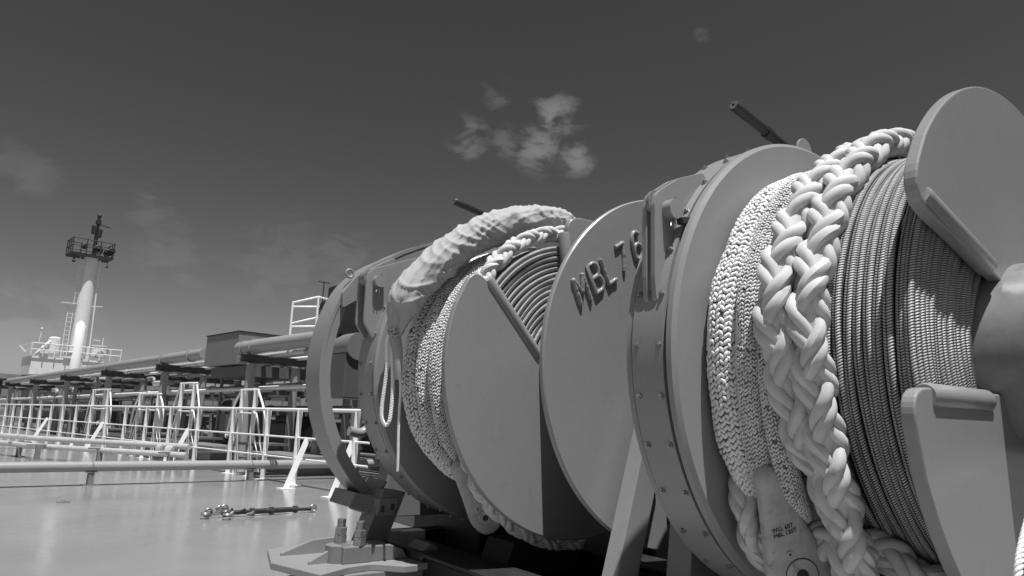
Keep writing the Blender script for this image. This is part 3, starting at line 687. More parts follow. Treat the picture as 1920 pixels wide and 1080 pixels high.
# canvas sleeve with folds
def sleeve():
    P = catmull(sra([(3.20, .93, 171), (3.19, .93, 168), (3.17, .945, 163), (3.15, .955, 157), (3.13, .935, 148), (3.11, .92, 138), (3.08, .92, 128), (3.06, .925, 118), (3.04, .935, 108), (3.01, .945, 98), (2.96, .945, 90), (2.90, .935, 82)]), 12)
    P = resample(P, .008); n = len(P); K = 72; vs, fs = [], []
    for i in range(n):
        T_ = (P[min(i + 1, n - 1)] - P[max(i - 1, 0)]).normalized(); rad = Vector((P[i].x, 0, P[i].z)).normalized(); N_ = (rad - T_ * rad.dot(T_)).normalized(); B_ = T_.cross(N_)
        u = i / (n - 1); L_ = i * .008
        r = .110 * min(1, .26 + 7.5 * u ** 1.15) * (1 - .35 * max(0, (u - .88) / .12) ** 2)
        for j in range(K):
            a = 2 * pi * j / K
            q = Vector((L_ * 5.0 + .35 * sin(a + 1), cos(a) * .9, sin(a) * .9))
            f = noise.noise(q * 1.2)
            w1 = noise.noise(Vector((L_ * 2.2, 3.1, 0))) * 1.2
            ridge = max(0, 1 - abs(noise.noise(Vector((L_ * 11 + (2.0 + w1) * sin(a + .8), cos(a + .6) * .35 + 5, sin(a) * .30)))) * 3.4)
            ridge2 = max(0, 1 - abs(noise.noise(Vector((L_ * 12 - 1.9 * cos(a + 1) + w1, cos(a) * .7 + 9, sin(a) * .7)))) * 4.2)
            ridge3 = max(0, 1 - abs(noise.noise(Vector((L_ * 3.5 + 2.6 * sin(a * 1.0 - .5), cos(a) * 1.1 + 19, sin(a) * 1.1)))) * 3.8)
            gath = max(0, 1 - u / .16) * .013 * sin(a * 8 + 2 * sin(a * 2))
            rr = r + (.008 * f + .012 * ridge ** 1.5 + .006 * ridge2 ** 1.6 + .010 * ridge3 ** 2.0 - .006) * min(1, u * 6 + .15) + gath
            vs.append(P[i] + N_ * rr * cos(a) * .92 + B_ * rr * sin(a) * 1.02)
    for i in range(n - 1):
        for j in range(K): fs.append((i * K + j, i * K + (j + 1) % K, (i + 1) * K + (j + 1) % K, (i + 1) * K + j))
    mb = MB(); mb.add(vs, fs, True); mb.add(vs[:K], [tuple(range(K))[::-1]]); mb.add(vs[-K:], [tuple(range(K))])
    o = mb.build('canvas_sleeve', CANVAS); o.matrix_world = WM
    tag(o, 'wrinkled pale canvas sleeve laced over the hawser on the lettered winch', 'rope cover')
    # gathered lacing at the neck and the loose tail
    k = MB()
    c = P[2]
    for q in range(3):
        cc = P[min(n - 1, 2 + q * 2)]; pts = []
        for i in range(28):
            a = 2 * pi * i / 28; pts.append(cc + Vector((-.040 * sin(a), .040 * cos(a), .010 * sin(a * 2 + q) + .010 * cos(a + q))))
        k.tube(pts, .007, 8, closed=True)
    lc = k.build('lacing', CANVAS); lc.parent = o
    k = MB(); T0 = sra([(3.19, .925, 172), (3.17, .91, 176), (3.165, .90, 181), (3.17, .895, 186)]); T0 = catmull(T0, 8)
    k.tube(T0, [.034 - .016 * i / len(T0) for i in range(len(T0))], 14)
    tl = k.build('sleeve_tail', CANVAS); tl.parent = o
    return o
sleeve()

def cord(name, ctrl, label, r=.0075, loopadd=None):
    pts = resample(catmull(ctrl, 12), .004); mb = MB(); n = len(pts); d = 0
    tgs = [(pts[min(i + 1, n - 1)] - pts[max(i - 1, 0)]).normalized() for i in range(n)]
    nn = Vector((0, 1, 0)); frames = []
    for T_ in tgs: nn = (nn - T_ * nn.dot(T_)).normalized(); frames.append((nn.copy(), T_.cross(nn)))
    for k in range(3):
        P = []
        for i in range(n):
            a = i * .004 * 2 * pi / .045 + k * 2 * pi / 3; N_, B_ = frames[i]; P.append(pts[i] + N_ * (r * .52 * cos(a)) + B_ * (r * .52 * sin(a)))
        mb.tube(P, r * .56, 8)
    o = mb.build(name, CORDM); o.matrix_world = WM; return tag(o, label, 'cord', 'laid cords tied to the canvas sleeve')
cord('laid_cord', sra([(3.20, .965, 171), (3.20, .965, 174), (3.20, .95, 180), (3.21, .955, 187), (3.22, .98, 194), (3.22, .995, 198), (3.215, .985, 200.5), (3.20, .965, 199.5), (3.20, .94, 196), (3.20, .915, 189), (3.20, .915, 182), (3.20, .935, 174), (3.20, .945, 170.5)]),
     'thick white cord hanging from the canvas sleeve in a long loop', r=.0105)
cord('laid_cord', sra([(3.19, .93, 173), (3.19, .905, 178), (3.20, .87, 184), (3.21, .862, 190), (3.22, .88, 197), (3.225, .92, 205), (3.23, .975, 212.5), (3.235, 1.01, 216)]),
     'thin white cord hanging straight down beside the looped one', r=.0075)
cord('laid_cord', [Vector((-.20, .42, -.36)), Vector((-.42, .38, -.40)), Vector((-.56, .35, -.45)), Vector((-.645, .35, -.535)), Vector((-.685, .35, -.60)), Vector((-.685, .36, -.70)), Vector((-.64, .37, -.80))], 'short white cord hanging in the lower right corner by the divider plate', r=.010)

# pear shaped mooring links
def link(name, p0, p1, wn, ww, th, label, text=False, face=Vector((-.62, -.75, .1))):
    """plate-like shoe from p0 (narrow throat) to p1 (pin end), face = outward normal"""
    ax = (p1 - p0); Ln = ax.length; ax.normalize(); nrm = (face - ax * face.dot(ax)).normalized(); sd = nrm.cross(ax)
    M = Matrix(((sd.x, nrm.x, ax.x, p0.x), (sd.y, nrm.y, ax.y, p0.y), (sd.z, nrm.z, ax.z, p0.z), (0, 0, 0, 1)))
    root = thing(name, label, 'shackle', WM @ M, group='mooring links on the woven jackets')
    out = []; nz_ = 26; K = 28; vs, fs = [], []
    for i in range(nz_ + 1):
        u = i / nz_
        if u < .12: w = wn * math.sqrt(max(0, 1 - ((.12 - u) / .12) ** 2)) * .98 + .002
        elif u < .70: t_ = (u - .12) / .58; w = wn + (ww - wn) * (t_ * t_ * (3 - 2 * t_)) if False else wn * .95 + (ww - wn * .95) * t_ ** 1.25
        else: t_ = (u - .70) / .30; w = ww * math.sqrt(max(0.0004, 1 - t_ ** 2.4))
        h = th * (.95 if u > .25 else .95 + .25 * (1 - u / .25)) * (1 if u > .12 else math.sqrt(max(.02, 1 - ((.12 - u) / .12) ** 2))) * (1 if u < .9 else math.sqrt(max(.05, 1 - ((u - .9) / .1) ** 2)) )
        for j in range(K):
            a = 2 * pi * j / K; ca, sa = cos(a), sin(a); e = .45 if u > .3 else .45 + .4 * (1 - u / .3)
            vs.append((w * math.copysign(abs(ca) ** e, ca), h * math.copysign(abs(sa) ** e, sa), u * Ln))
    for i in range(nz_):
        for j in range(K): fs.append((i * K + j, i * K + (j + 1) % K, (i + 1) * K + (j + 1) % K, (i + 1) * K + j))
    fs += [tuple(range(K))[::-1], tuple(range(nz_ * K, nz_ * K + K))]
    mb = MB(); mb.add(vs, fs, True); part(mb, 'link_body', LINKM, root)
    cz = Ln * .76
    mb = MB(); mb.lathe([(ww * .50, 0), (ww * .50, .003), (ww * .48, .004), (ww * .2, .006), (ww * .2, -.03)], seg=48, closed=False)
    cap = part(mb, 'pin_cap', LINKM, root); cap.matrix_local = Matrix.Translation((0, th * .955, cz))
    mb = MB(); mb.cyl((0, -.012, 0), (0, .0068, 0), ww * .17, 16); part(mb, 'pin_socket', BLACK, cap)
    mb = MB(); mb.lathe([(ww * .505, .001), (ww * .53, .001)], seg=48, closed=False); part(mb, 'cap_groove', BLACK, cap)
    mb = MB(); mb.lathe([(.002, .003), (.0105, .003), (.0105, -.004)], seg=20, closed=False); sc = part(mb, 'locking_screw', LINKM, root); sc.matrix_local = Matrix.Translation((-ww * .18, th * .955 + .002, cz - ww * .74))
    mb = MB(); mb.cyl((0, -.01, 0), (0, .0035, 0), .004, 10); part(mb, 'screw_slot', BLACK, sc)
    if text:
        tx = bpy.data.curves.new('stamped_text', 'FONT'); tx.body = 'WLL 60T\nMBL 120T'; tx.size = .0185; tx.extrude = .0012; tx.space_line = .95
        to = bpy.data.objects.new('tmp', tx); COL.objects.link(to); bpy.context.view_layer.update()
        me = bpy.data.meshes.new_from_object(to.evaluated_get(bpy.context.evaluated_depsgraph_get())); bpy.data.objects.remove(to)
        me.materials.clear(); me.materials.append(DARKMETAL)
        o = bpy.data.objects.new('stamped_text', me); COL.objects.link(o); o.parent = root
        o.matrix_local = Matrix(((1, 0, 0, -.050), (0, 0, 1, th * .985), (0, -1, 0, Ln * .44), (0, 0, 0, 1)))
    return root
link('pear_link', pol(.80, 208.5, 1.035), pol(.98, 237, .985), .043, .100, .036, 'scuffed steel mooring link with stamped capacity, below the jackets of the nearer drum', text=True)
link('pear_link', pol(.80, 220, 2.97), pol(.965, 249, 2.95), .050, .085, .035, 'plain scuffed steel mooring link at the bottom of the lettered winch drum')
plait('link_hawser', [(1.16, .74, 214), (1.15, .80, 218), (1.14, .86, 223), (1.11, .90, 229), (1.08, .93, 238)], HEMP, 'short bight of white hawser beside the stamped mooring link', R=.05, phase=.4)

# ------------------------------------------------------------------ deck fittings in world coordinates
def cylpart(root, name, pts, r, m, seg=14, bevel=0):
    mb = MB(); mb.tube(pts, r, seg); return part(mb, name, m, root, bevel)

# transverse pipe on the near deck
root = thing('deck_pipe', 'long grey pipe on low saddles crossing the deck in front of the railing', 'pipe', loc=(3, 11.6, 0))
cylpart(root, 'pipe', [(-12, 0, .26), (5.2, 0, .26)], .072, PIPE, 20)
for x in (-6, -3.6, -.05, 2.3):
    mb = MB(); mb.box((x, 0, .09), (.07, .10, .18)); mb.box((x, 0, .185), (.14, .12, .012)); mb.box((x, 0, .005), (.2, .16, .01)); mb.tube([(x, .078 * cos(a), .26 + .078 * sin(a)) for a in np.linspace(-.3, pi + .3, 16)], .009, 6)
    part(mb, 'pipe_saddle', PIPE2, root)
# pair of steel pipes further left
root = thing('deck_pipe', 'bright twin steel pipes bending along the deck at the left edge', 'pipe', loc=(4, 18, 0))
for dz, off in ((.42, 0), (.27, .12)):
    for k in (0,):
        P = [(-4 - off, 9, dz + .02), (-.95 - off, 1.6 + 0, dz), (-.70 - off, .75, dz), (-.40 - off, -.25 - off, dz), (1.3 - off * 1.0, -3.6 - off * 2, dz)]
        cylpart(root, 'pipe', catmull([Vector(p) for p in P], 8), .055, STEELPIPE, 14)
for x, y in ((-.60, .75), (-.5, -.55), (.3, -1.9), (1.1, -3.5), (-1.6, 3.4)):
    mb = MB(); mb.box((x - .1, y, .15), (.09, .09, .30)); mb.box((x - .1, y, .305), (.42, .08, .03)); mb.box((x - .1, y, .006), (.22, .2, .012)); part(mb, 'pipe_saddle', PIPE2, root)
mb = MB(); mb.cyl((1.05, -3.2, .33), (1.12, -3.34, .33), .10, 14); mb.cyl((.95, -3.0, .36), (1.0, -3.1, .36), .10, 14); part(mb, 'flange_joint', STEELPIPE, root)

# railing
X0R = 5.6
root = thing('deck_railing', 'long white steel railing with flat posts running along the deck', 'railing', loc=(X0R, 20, 0))
def rail_line(y0, y1, z0, z1, r): cylpart(root, 'rail', [(0, y0 - 20, z0), (0, y1 - 20, z1)], r, WHITE, 10)
rail_line(8.6, 41, 1.18, 1.15, .026); rail_line(8.6, 41, .74, .66, .016); rail_line(8.6, 41, .42, .26, .014)
ys = [8.95, 10.67, 11.77, 13.2, 14.89] + [14.89 + 1.6 * k for k in range(1, 17)]
for y in ys:
    mb = MB(); mb.box((0, y - 20, .59), (.085, .02, 1.17)); mb.box((0, y - 20, .006), (.16, .2, .012)); part(mb, 'post', WHITE, root)
for y in (8.95, 10.27, 15.3, 21.5, 28):
    mb = MB(); mb.bar((-.38, y - 20 - .1, .0), (-.01, y - 20 + .05, .74), .085, .02, up=(0, 1, 0)); mb.box((-.38, y - 20 - .1, .006), (.22, .18, .012)); part(mb, 'brace', WHITE, root)
# stile handrails
for k, (ya, yb, zt, col) in enumerate(((12.37, 13.12, 1.52, 'behind the big near pipe column'), (15.35, 16.27, 1.69, 'tallest of the row'), (17.5, 18.99, 1.48, 'low and wide, left of the tallest one'), (21.55, 23.18, 1.62, 'furthest of the row'))):
    yc = (ya + yb) / 2; hw_ = (yb - ya) / 2
    rt = thing('stile_handrail', 'white trapezoid handrail over the crossing steps, ' + col, 'handrail', loc=(X0R, yc, 0), group='white stile handrails along the railing')
    for x in (0.05,):
        mb = MB(); mb.tube(catmull([Vector(p) for p in ((x, -hw_ - .38, .74), (x, -hw_ - .30, 1.14), (x, -hw_ - .02, zt - .05), (x, -hw_ + .06, zt), (x, hw_ - .06, zt), (x, hw_ + .02, zt - .05), (x, hw_ + .30, 1.14), (x, hw_ + .42, .70))], 5), .021, 8); part(mb, 'hoop', WHITE, rt)
        mb = MB(); mb.tube([(x, -hw_ - .35, .40), (x, -hw_ - .22, .72), (x, -hw_, 1.10), (x, hw_, 1.10), (x, hw_ + .22, .72), (x, hw_ + .35, .40)], .016, 8); mb.tube([(x, -hw_ - .3, .10), (x, -hw_ - .2, .38), (x, -hw_, .72), (x, hw_, .72), (x, hw_ + .2, .38), (x, hw_ + .3, .10)], .014, 8); part(mb, 'mid_rail', WHITE, rt)
        for y in (-hw_ + .1, hw_ - .1):
            mb = MB(); mb.box((x, y, zt / 2), (.08, .02, zt)); mb.box((x, y, .006), (.15, .12, .012)); part(mb, 'post', WHITE, rt)
    mb = MB(); mb.box((.4, 0, .55), (.7, hw_ * 2 - .1, .04)); mb.box((.4, -hw_ - .15, .28), (.7, .22, .03)); mb.box((.4, hw_ + .15, .28), (.7, .22, .03)); mb.box((.4, 0, .5), (.6, .06, .08)); part(mb, 'step', TRAY, rt)

# pipe rack: frames, pipes
fy = [10.2, 15.9, 21.6, 27.1, 32.8, 38.5, 44.5, 50.5]
zb = [2.24, 2.24, 2.21, 2.20, 2.17, 2.13, 2.10, 2.08]
desc = ['mostly hidden by the winch ring', 'nearest in full view, right of the box', 'left of the grey box, second in view', 'third in view', 'fourth in view', 'fifth in view', 'sixth in view', 'furthest of the row']
for y, z, dd in zip(fy, zb, desc):
    rt = thing('pipe_rack_frame', 'grey steel portal frame carrying the cargo pipes, ' + dd, 'pipe support', loc=(7, y, 0), group='portal frames of the pipe rack')
    for x, r in ((0.02, .105), (1.12, .10), (2.6, .10), (4.4, .10)):
        mb = MB(); mb.cyl((x, 0, .0), (x, 0, z), r, 16); mb.box((x, 0, .01), (.34, .34, .02)); mb.box((x, 0, z - .015), (.30, .30, .025)); part(mb, 'column', PIPE, rt)
    mb = MB(); mb.box((2.2, 0, z + .10), (4.9, .14, .015)); mb.box((2.2, 0, z + .20), (4.9, .20, .02)); mb.box((2.2, 0, z + .01), (4.9, .20, .02)); mb.box((2.2, 0, z + .105), (4.9, .02, .18)); part(mb, 'top_beam', TRAY, rt)
    for zz in (1.15, 1.62):
        mb = MB(); mb.box((2.7, .06, zz), (4.1, .10, .12)); part(mb, 'cross_beam', TRAY, rt)
for k, (y, x) in enumerate(((13.4, 8.3), (18.6, 8.6), (24.2, 8.0), (29.6, 7.2), (31.7, 7.1), (35.5, 7.4), (41.5, 7.4), (46, 7.6))):
    rt = thing('pipe_post', 'slim grey saddle post between the portal frames, %s counted from the winch' % ORD[k], 'post', loc=(x, y, 0), group='slim posts between the portal frames')
    mb = MB(); mb.cyl((0, 0, 0), (0, 0, 1.95), .075, 14); part(mb, 'column', PIPE2, rt); mb = MB(); mb.box((0, 0, 1.97), (.5, .16, .04)); part(mb, 'saddle', TRAY, rt)
def zmain(y): return 2.63 - .0085 * max(0, y - 15)
root = thing('cargo_pipe', 'thick pale grey pipeline on top of the pipe rack, running towards the mast', 'pipeline', loc=(7, 20, 0))
cylpart(root, 'pipe', [(0, y - 20, zmain(y)) for y in (8.5, 15, 16.55)], .155, PIPE, 28)
cylpart(root, 'pipe', [(0, y - 20, zmain(y)) for y in (18.7, 21, 27, 34, 42, 55)], .145, PIPE, 28)
for y in (10.3, 15.75, 16.25, 19.6, 21.7, 27.2, 32.9, 38.6):
    mb = MB(); mb.cyl((0, y - 20 - .03, zmain(y)), (0, y - 20 + .03, zmain(y)), .175, 28); part(mb, 'pipe_clamp', PIPE, root)
LP = [(7.45, 2.52, .06, STEELPIPE), (7.75, 2.56, .09, PIPE), (8.15, 2.50, .05, WHITE), (8.5, 2.60, .12, PIPE), (9.0, 2.50, .06, PIPE2), (9.5, 2.6, .14, PIPE), (10.1, 2.58, .10, PIPE2), (10.8, 2.6, .12, PIPE),
      (7.3, 1.74, .05, WHITE), (7.6, 1.78, .08, PIPE), (8.0, 1.75, .05, STEELPIPE), (8.3, 1.80, .09, PIPE2), (8.9, 1.80, .10, PIPE), (9.4, 1.75, .05, WHITE), (9.9, 1.8, .09, PIPE2),
      (7.9, 1.27, .05, STEELPIPE), (8.4, 1.30, .08, PIPE2), (9.0, 1.32, .10, PIPE), (9.7, 1.28, .06, WHITE), (10.3, 1.3, .08, PIPE)]
hs = [(ORD[i], 'top tier') for i in range(8)] + [(ORD[i], 'middle tier') for i in range(7)] + [(ORD[i], 'lowest tier') for i in range(5)]
for (x, z, r, m), (on_, tier) in zip(LP, hs):
    mb = MB(); y0 = random.uniform(8.5, 10); y1 = random.uniform(44, 53); dz = -.008 * (y1 - 12)
    mb.tube([(0, 0, 0), (0, y1 - y0, dz)], r, 14)
    for q in range(4):
        yy = random.uniform(2, 30); mb.cyl((0, yy, dz * yy / (y1 - y0)), (0, yy + .06, dz * yy / (y1 - y0)), r * 1.45, 14)
    o = mb.build('rack_pipe', m); o.location = (x, y0, z); tag(o, '%s %s pipe counted from the railing on the %s of the rack' % (on_, 'thin' if r < .07 else 'wide', tier), 'pipe', 'parallel pipes on the %s of the rack' % tier)
# tubing, valves and drip trays inside the rack
for k in range(16):
    y = 13 + k * 1.9 + random.uniform(-.5, .5); x = random.uniform(7.5, 9.6); z = random.choice((.55, .7, .9))
    rt = thing('valve', 'handwheel valve on a riser under the pipe rack, %s counted from the winch' % ORD[k], 'valve', loc=(x, y, 0), group='handwheel valves inside the pipe rack')
    mb = MB(); mb.cyl((0, 0, 0), (0, 0, z), .05, 12); mb.cyl((0, -.25, z * .6), (0, .25, z * .6), .06, 12); mb.cyl((0, -.27, z * .6), (0, -.23, z * .6), .10, 12); mb.cyl((0, .23, z * .6), (0, .27, z * .6), .10, 12); part(mb, 'valve_body', random.choice((PIPE2, PIPE, WHITE)), rt)
    mb = MB(); mb.tube([(.13 * cos(a), .13 * sin(a), z + .12) for a in np.linspace(0, 2 * pi, 17)[:-1]], .012, 6, closed=True); mb.bar((-.13, 0, z + .12), (.13, 0, z + .12), .015); mb.bar((0, -.13, z + .12), (0, .13, z + .12), .015); mb.cyl((0, 0, z), (0, 0, z + .13), .015, 8); part(mb, 'handwheel', DARKMETAL, rt)
for k, (x, y, sx, sy) in enumerate(((7.0, 13.2, 1.2, 2.2), (6.9, 17.6, .8, 2.6), (7.2, 21.0, 1.0, 2.4), (7.8, 26, 1.4, 3))):
    mb = MB(); mb.box((0, 0, .30), (sx, sy, .10)); mb.box((0, 0, .12), (sx * .8, sy * .8, .24))
    o = mb.build('drip_tray', PIPE2); o.location = (x, y, 0); tag(o, 'low grey drip tray under the pipe rack, %s counted from the winch' % ORD[k], 'tray', 'drip trays under the rack')
for k in range(18):
    x = random.uniform(7.3, 10.5); y = 11.5 + k * 1.75 + random.uniform(-.6, .6); r = random.choice((.045, .06, .085)); zt = random.uniform(1.7, 2.45)
    mb = MB(); mb.cyl((0, 0, 0), (0, 0, zt), r, 12); mb.cyl((0, 0, .5), (0, 0, .56), r * 1.6, 12); mb.cyl((0, 0, zt - .1), (0, 0, zt - .04), r * 1.6, 12); mb.tube(catmull([(0, 0, zt - .02), (0, .05, zt + .06), (0, .2, zt + .1), (0, .7, zt + .1)], 5), r, 12)
    o = mb.build('riser_pipe', random.choice((PIPE, PIPE2, WHITE, PIPE))); o.location = (x, y, 0)
    tag(o, 'upright riser pipe bending under the rack, %s counted from the winch' % (ORD + ['seventeenth', 'eighteenth'])[k], 'pipe', 'riser pipes under the rack')
rt = thing('walkway', 'long raised steel walkway beyond the pipe rack', 'walkway', loc=(11.6, 30, 0))
mb = MB(); mb.box((.4, 0, 1.35), (1.2, 46, .10)); mb.box((-.2, 0, 1.22), (.06, 46, .36)); part(mb, 'deck_plate', TRAY, rt)
mb = MB(); mb.box((.9, 0, .5), (.1, 46, .9)); part(mb, 'pipe_shield', TRAY, rt)
for y in range(-22, 24, 3):
    mb = MB(); mb.box((-.2, y, .62), (.12, .12, 1.24)); mb.box((-.2, y, 1.9), (.05, .05, 1.1)); part(mb, 'stanchion', PIPE2, rt)
mb = MB(); mb.bar((-.2, -23, 2.4), (-.2, 23, 2.4), .05); part(mb, 'handrail', PIPE2, rt)
for k, (x, y, h) in enumerate(((9.2, 12.6, 1.1), (8.9, 17.4, .9), (9.6, 22.8, 1.2), (9.0, 28.5, 1.0), (9.5, 36.0, 1.3))):
    rt = thing('pump_unit', 'dark pump unit with motor under the pipe rack, %s counted from the winch' % ORD[k], 'pump', loc=(x, y, 0), group='pump units under the pipe rack')
    mb = MB(); mb.box((0, 0, .12), (1.0, 1.3, .24)); mb.box((0, .1, h * .5), (.6, .8, h)); part(mb, 'base_frame', TRAY, rt, bevel=.02)
    mb = MB(); mb.cyl((0, -.5, h + .1), (0, .4, h + .1), .24, 20); mb.cyl((0, -.56, h + .1), (0, -.5, h + .1), .30, 20); part(mb, 'motor', BLACK, rt, bevel=.01)
# grey equipment box on the rack
rt = thing('equipment_box', 'large plain grey steel box standing on the pipe rack', 'box', loc=(7.0, 17.7, 0))
mb = MB(); mb.box((.75, 0, 2.65), (1.5, 2.0, .78)); part(mb, 'casing', PIPE2, rt, bevel=.01)
mb = MB(); mb.box((.75, 0, 3.05), (1.54, 2.04, .025)); part(mb, 'lid', BLACK, rt)
mb = MB(); mb.box((.9, -.3, 2.10), (1.5, 2.3, .26)); part(mb, 'drip_pan', TRAY, rt)
# white look-out platform behind the ring
rt = thing('platform_rail', 'small white railed platform above the pipe rack beside the winch ring', 'platform', loc=(7.0, 14, 0))
P0 = [(-.05, 0, 3.47), (.35, -.35, 3.62), (.95, -.1, 3.62), (1.1, .6, 3.6), (.3, .7, 3.5), (-.05, 0, 3.47)]
mb = MB(); mb.tube([Vector(p) for p in P0], .022, 8); part(mb, 'top_rail', WHITE, rt)
mb = MB(); mb.tube([Vector((p[0], p[1], p[2] - .45)) for p in P0], .018, 8); part(mb, 'mid_rail', WHITE, rt)
for p in P0[:-1]:
    mb = MB(); mb.tube([(p[0], p[1], p[2]), (p[0], p[1], 2.5)], .024, 8); part(mb, 'post', WHITE, rt)
mb = MB(); mb.box((.5, .15, 2.62), (1.3, 1.1, .04)); part(mb, 'floor_plate', WHITE, rt)
mb = MB(); mb.tube([(.55, -.25, 2.70), (.80, -.1, 3.20)], .05, 12); part(mb, 'fire_nozzle', WHITE, rt)
mb = MB(); mb.tube([(.66 + .0 * cos(a), .02 + .14 * cos(a), 3.42 + .16 * sin(a)) for a in np.linspace(0, 2 * pi, 25)[:-1]], .05, 10, closed=True); o = mb.build('hose_coil', RUBBER); o.location = (7, 13.9, 0); tag(o, 'dark coiled hose hanging at the white platform', 'hose')
rt = thing('antenna', 'thin black T-shaped antenna above the white platform', 'antenna', loc=(7.75, 14.2, 3.5))
mb = MB(); mb.cyl((0, 0, -.9), (0, 0, .58), .014, 8); part(mb, 'antenna_mast', BLACK, rt); mb = MB(); mb.bar((-.14, 0, .57), (.14, 0, .57), .02); part(mb, 'cross_arm', BLACK, rt)

# forecastle, deckhouse and foremast
mb = MB(); mb.box((0, 0, 1.7), (60, 8, 3.4)); o = mb.build('forecastle', PIPE2); o.location = (22, 66, 0); tag(o, 'grey forecastle block across the bow beyond the pipes', 'superstructure')
rt = thing('mast_house', 'low white deckhouse with tank and railing at the foot of the mast', 'deckhouse', loc=(12, 60, 0))
mb = MB(); mb.box((.6, 1.2, 4.05), (4.6, 3.2, 1.3)); part(mb, 'wall', WHITE_DULL, rt)
mb = MB()
for zz in (5.15, 5.6): mb.tube([(-1.8, -.6, zz), (4.0, -.6, zz)], .035, 6); mb.tube([(-1.8, -.6, zz), (-1.8, 2.6, zz)], .035, 6)
part(mb, 'rail', WHITE_DULL, rt)
for x in np.arange(-1.8, 4.1, .72):
    mb = MB(); mb.tube([(x, -.6, 4.7), (x, -.6, 5.6)], .04, 6); part(mb, 'post', WHITE_DULL, rt)
mb = MB(); mb.cyl((-.35, .1, 5.0), (-.35, .1, 6.1), .42, 20); mb.sphere((-.35, .1, 6.05), .42, 16, 8, (1, 1, .4)); mb.bar((-.9, 0, 4.7), (-.4, .1, 5.3), .08); part(mb, 'tank', WHITE_DULL, rt)
mb = MB(); mb.cyl((2.6, .1, 5.0), (2.6, .1, 5.75), .62, 24); mb.cyl((2.6, .1, 5.75), (2.6, .1, 5.85), .66, 24); part(mb, 'ventilator', WHITE_DULL, rt)
mb = MB(); mb.bar((2.1, 0, 6.25), (2.55, 0, 6.22), .06); mb.bar((2.75, 0, 5.8), (2.75, 0, 6.5), .04); mb.bar((-2.1, -.5, 4.9), (-2.5, -.5, 5.3), .12); mb.bar((-1.4, -.4, 5.6), (-1.35, -.4, 6.6), .05); mb.sphere((-1.35, -.4, 6.65), .08); part(mb, 'deck_fittings', WHITE_DULL, rt)
mb = MB(); mb.box((-1.0, -.3, 5.0), (.5, .4, .6)); mb.box((.55, -.3, 4.95), (.6, .5, .5)); mb.box((1.5, .2, 5.1), (.5, .6, .8)); mb.tube(catmull([(-1.5, -.3, 4.7), (-1.2, -.3, 5.2), (-.75, -.2, 5.75), (-.4, 0, 5.9)], 5), .09, 8); part(mb, 'locker', WHITE_DULL, rt)
rt = thing('foremast', 'tall white tubular mast with black top platform and lights', 'mast', loc=(13.15, 60, 0))
mb = MB(); mb.tube([(0, 0, 3.5), (0, 0, 7.6), (0, 0, 12.45)], [.56, .52, .47], 28); part(mb, 'mast_tube', WHITE_DULL, rt)
mb = MB(); mb.tube([(-.12, -.45, 3.8), (-.12, -.45, 7.2), (-.10, -.42, 7.5)], [.34, .34, .10], 20); part(mb, 'exhaust_pipe', WHITE, rt)
mb = MB()
for x in (-1.05, -.72): mb.bar((x, -.2, 4.6), (x, -.2, 8.7), .045)
for z in np.arange(4.8, 8.7, .32): mb.bar((-1.05, -.2, z), (-.72, -.2, z), .035)
for x in (-.75, -.50): mb.bar((x, -.2, 8.7), (x, -.2, 12.4), .03)
for z in np.arange(8.8, 12.4, .4): mb.bar((-.75, -.2, z), (-.50, -.2, z), .02)
mb.box((-1.1, -.1, 8.75), (.9, .6, .05)); part(mb, 'ladder', WHITE_DULL, rt)
mb = MB(); mb.bar((.75, -.2, 4.3), (.55, -.2, 12.3), .09); mb.bar((.65, -.2, 4), (.65, -.2, 5.7), .22); mb.bar((.4, -.2, 8.7), (1.2, -.2, 8.8), .06); part(mb, 'cable_pipe', WHITE_DULL, rt)
mb = MB(); zp = 12.45; mb.box((-.15, 0, zp), (2.8, 1.8, .14)); mb.bar((-1.5, -.9, zp - .1), (1.2, -.9, zp - .1), .12); mb.cyl((-1.3, -.8, zp - .55), (-1.3, -.8, zp - .1), .06, 8); mb.sphere((-1.3, -.8, zp - .6), .12); mb.sphere((.9, -.9, zp - .7), .10); mb.cyl((.9, -.9, zp - .7), (.9, -.9, zp), .03, 6); part(mb, 'platform', BLACK, rt)
mb = MB()
c4 = [(-1.52, -.9), (1.22, -.9), (1.22, .9), (-1.52, .9)]
for zz in (zp + .6, zp + 1.15):
    for i in range(4): mb.tube([(*c4[i], zz), (*c4[(i + 1) % 4], zz)], .032, 6)
for i in range(4):
    for k in range(3):
        u = k / 3; x = c4[i][0] * (1 - u) + c4[(i + 1) % 4][0] * u; y = c4[i][1] * (1 - u) + c4[(i + 1) % 4][1] * u; mb.tube([(x, y, zp), (x, y, zp + 1.2)], .035, 6)
part(mb, 'platform_rail', BLACK, rt)
mb = MB(); mb.tube([(.10, 0, zp), (.10, 0, 14.2)], .14, 12); mb.tube([(.10, 0, 14.2), (.10, 0, 15.8)], .10, 12); mb.sphere((.1, 0, 15.75), .16); mb.cyl((-.08, 0, 14.3), (-.08, 0, 14.9), .22, 12); mb.cyl((.25, 0, 14.1), (.25, 0, 14.7), .2, 12); mb.cyl((.1, 0, 15.1), (.1, 0, 15.4), .19, 12); mb.bar((.2, 0, 15.05), (1.05, 0, 14.95), .035); mb.bar((.2, 0, 15.15), (.9, 0, 15.0), .03); part(mb, 'light_pole', BLACK, rt)
for x, z, r in ((-.75, zp + .6, .16), (.15, zp + .5, .3), (.9, zp + .35, .3), (1.1, zp + .6, .2)):
    mb = MB(); mb.tube([(x + r * cos(a), -.8, z + r * sin(a)) for a in np.linspace(0, 2 * pi, 17)[:-1]], .06, 6, closed=True); mb.cyl((x, -.75, z), (x, -.6, z), r * .7, 12); part(mb, 'lamp', DARKMETAL, rt)
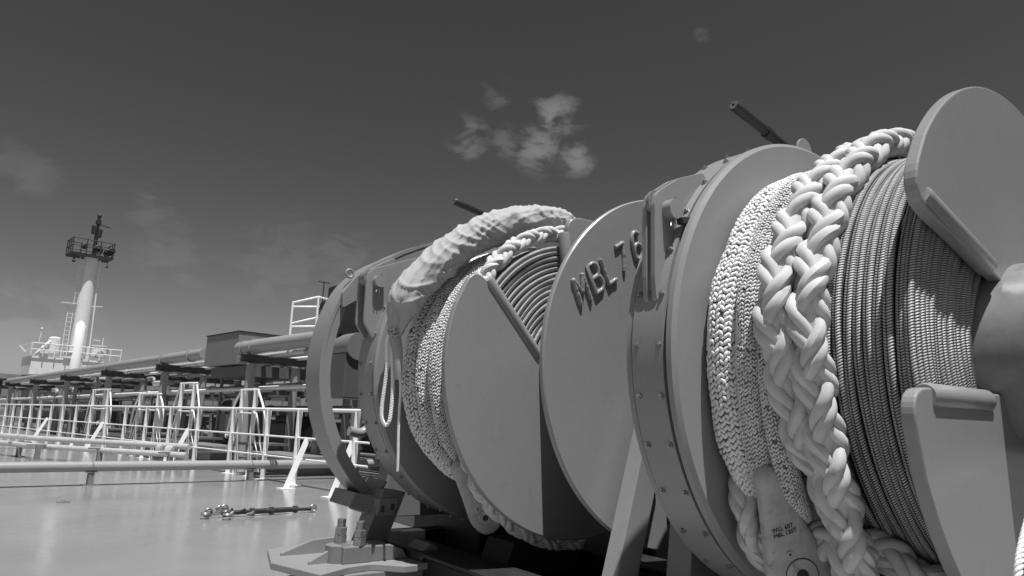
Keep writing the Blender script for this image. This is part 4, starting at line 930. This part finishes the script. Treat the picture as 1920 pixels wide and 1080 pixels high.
# dark locker post at the left edge
mb = MB(); mb.box((0, 0, .9), (.55, .5, 1.8)); mb.box((0, 0, 1.83), (.7, .6, .05)); o = mb.build('equipment_locker', BLACK); o.location = (3.45, 25.2, 0); tag(o, 'dark upright locker at the far left edge of the deck', 'locker')
for k, (x, y, dd) in enumerate(((2.2, 9.6, 'left of the turnbuckle'), (4.95, 6.9, 'right of the turnbuckle near the winch foot'), (1.3, 13.6, 'beyond the crossing pipe'))):
    mb = MB(); mb.cyl((0, 0, 0), (0, 0, .012), .07, 24); mb.cyl((0, 0, .012), (0, 0, .02), .03, 6)
    o = mb.build('deck_plug', PIPE2); o.location = (x, y, 0); tag(o, 'small round flush plug in the deck, ' + dd, 'deck plug', 'flush plugs in the open deck')
# lashing gear lying on the deck
rt = thing('turnbuckle', 'steel turnbuckle with shackles lying loose on the open deck', 'turnbuckle', loc=(3.0, 7.55, 0))
mb = MB(); mb.cyl((.5, .02, .045), (1.0, .0, .045), .028, 12); mb.cyl((.98, 0, .045), (1.2, -.01, .04), .018, 10); mb.cyl((.2, .03, .045), (.52, .02, .045), .022, 10)
for x in (.5, .72, 1.0): mb.hexa((x, .01, .045), (x + .04, .01, .045), .042)
part(mb, 'screw_body', DARKMETAL, rt, bevel=.002)
mb = MB()
for x, y, z, ax in ((1.23, -.01, .045, 0), (.02, .0, .05, 1), (.10, .12, .05, 0), (.18, -.16, .05, 1), (.26, .22, .06, 0), (.32, .10, .05, 1), (.22, .02, .09, 0)):
    mb = MB(); mb.tube([(x + .038 * cos(a), y + (.038 * sin(a) if ax else 0), z + (.035 * sin(a) if not ax else 0)) for a in np.linspace(0, 2 * pi, 17)[:-1]], .011, 8, closed=True); mb.cyl((x - .03, y + .04, z), (x + .05, y + .05, z), .013, 8); part(mb, 'shackle', GALV, rt)
for k in range(9):
    mb = MB(); a = k * 1.3; mb.cyl((.02 + .05 * k, .11 * sin(a), .03), (.08 + .05 * k, .11 * sin(a) + .06 * cos(a), .06 + .02 * sin(a * 3)), .015, 8); part(mb, 'bolt', DARKMETAL if k % 2 else GALV, rt)
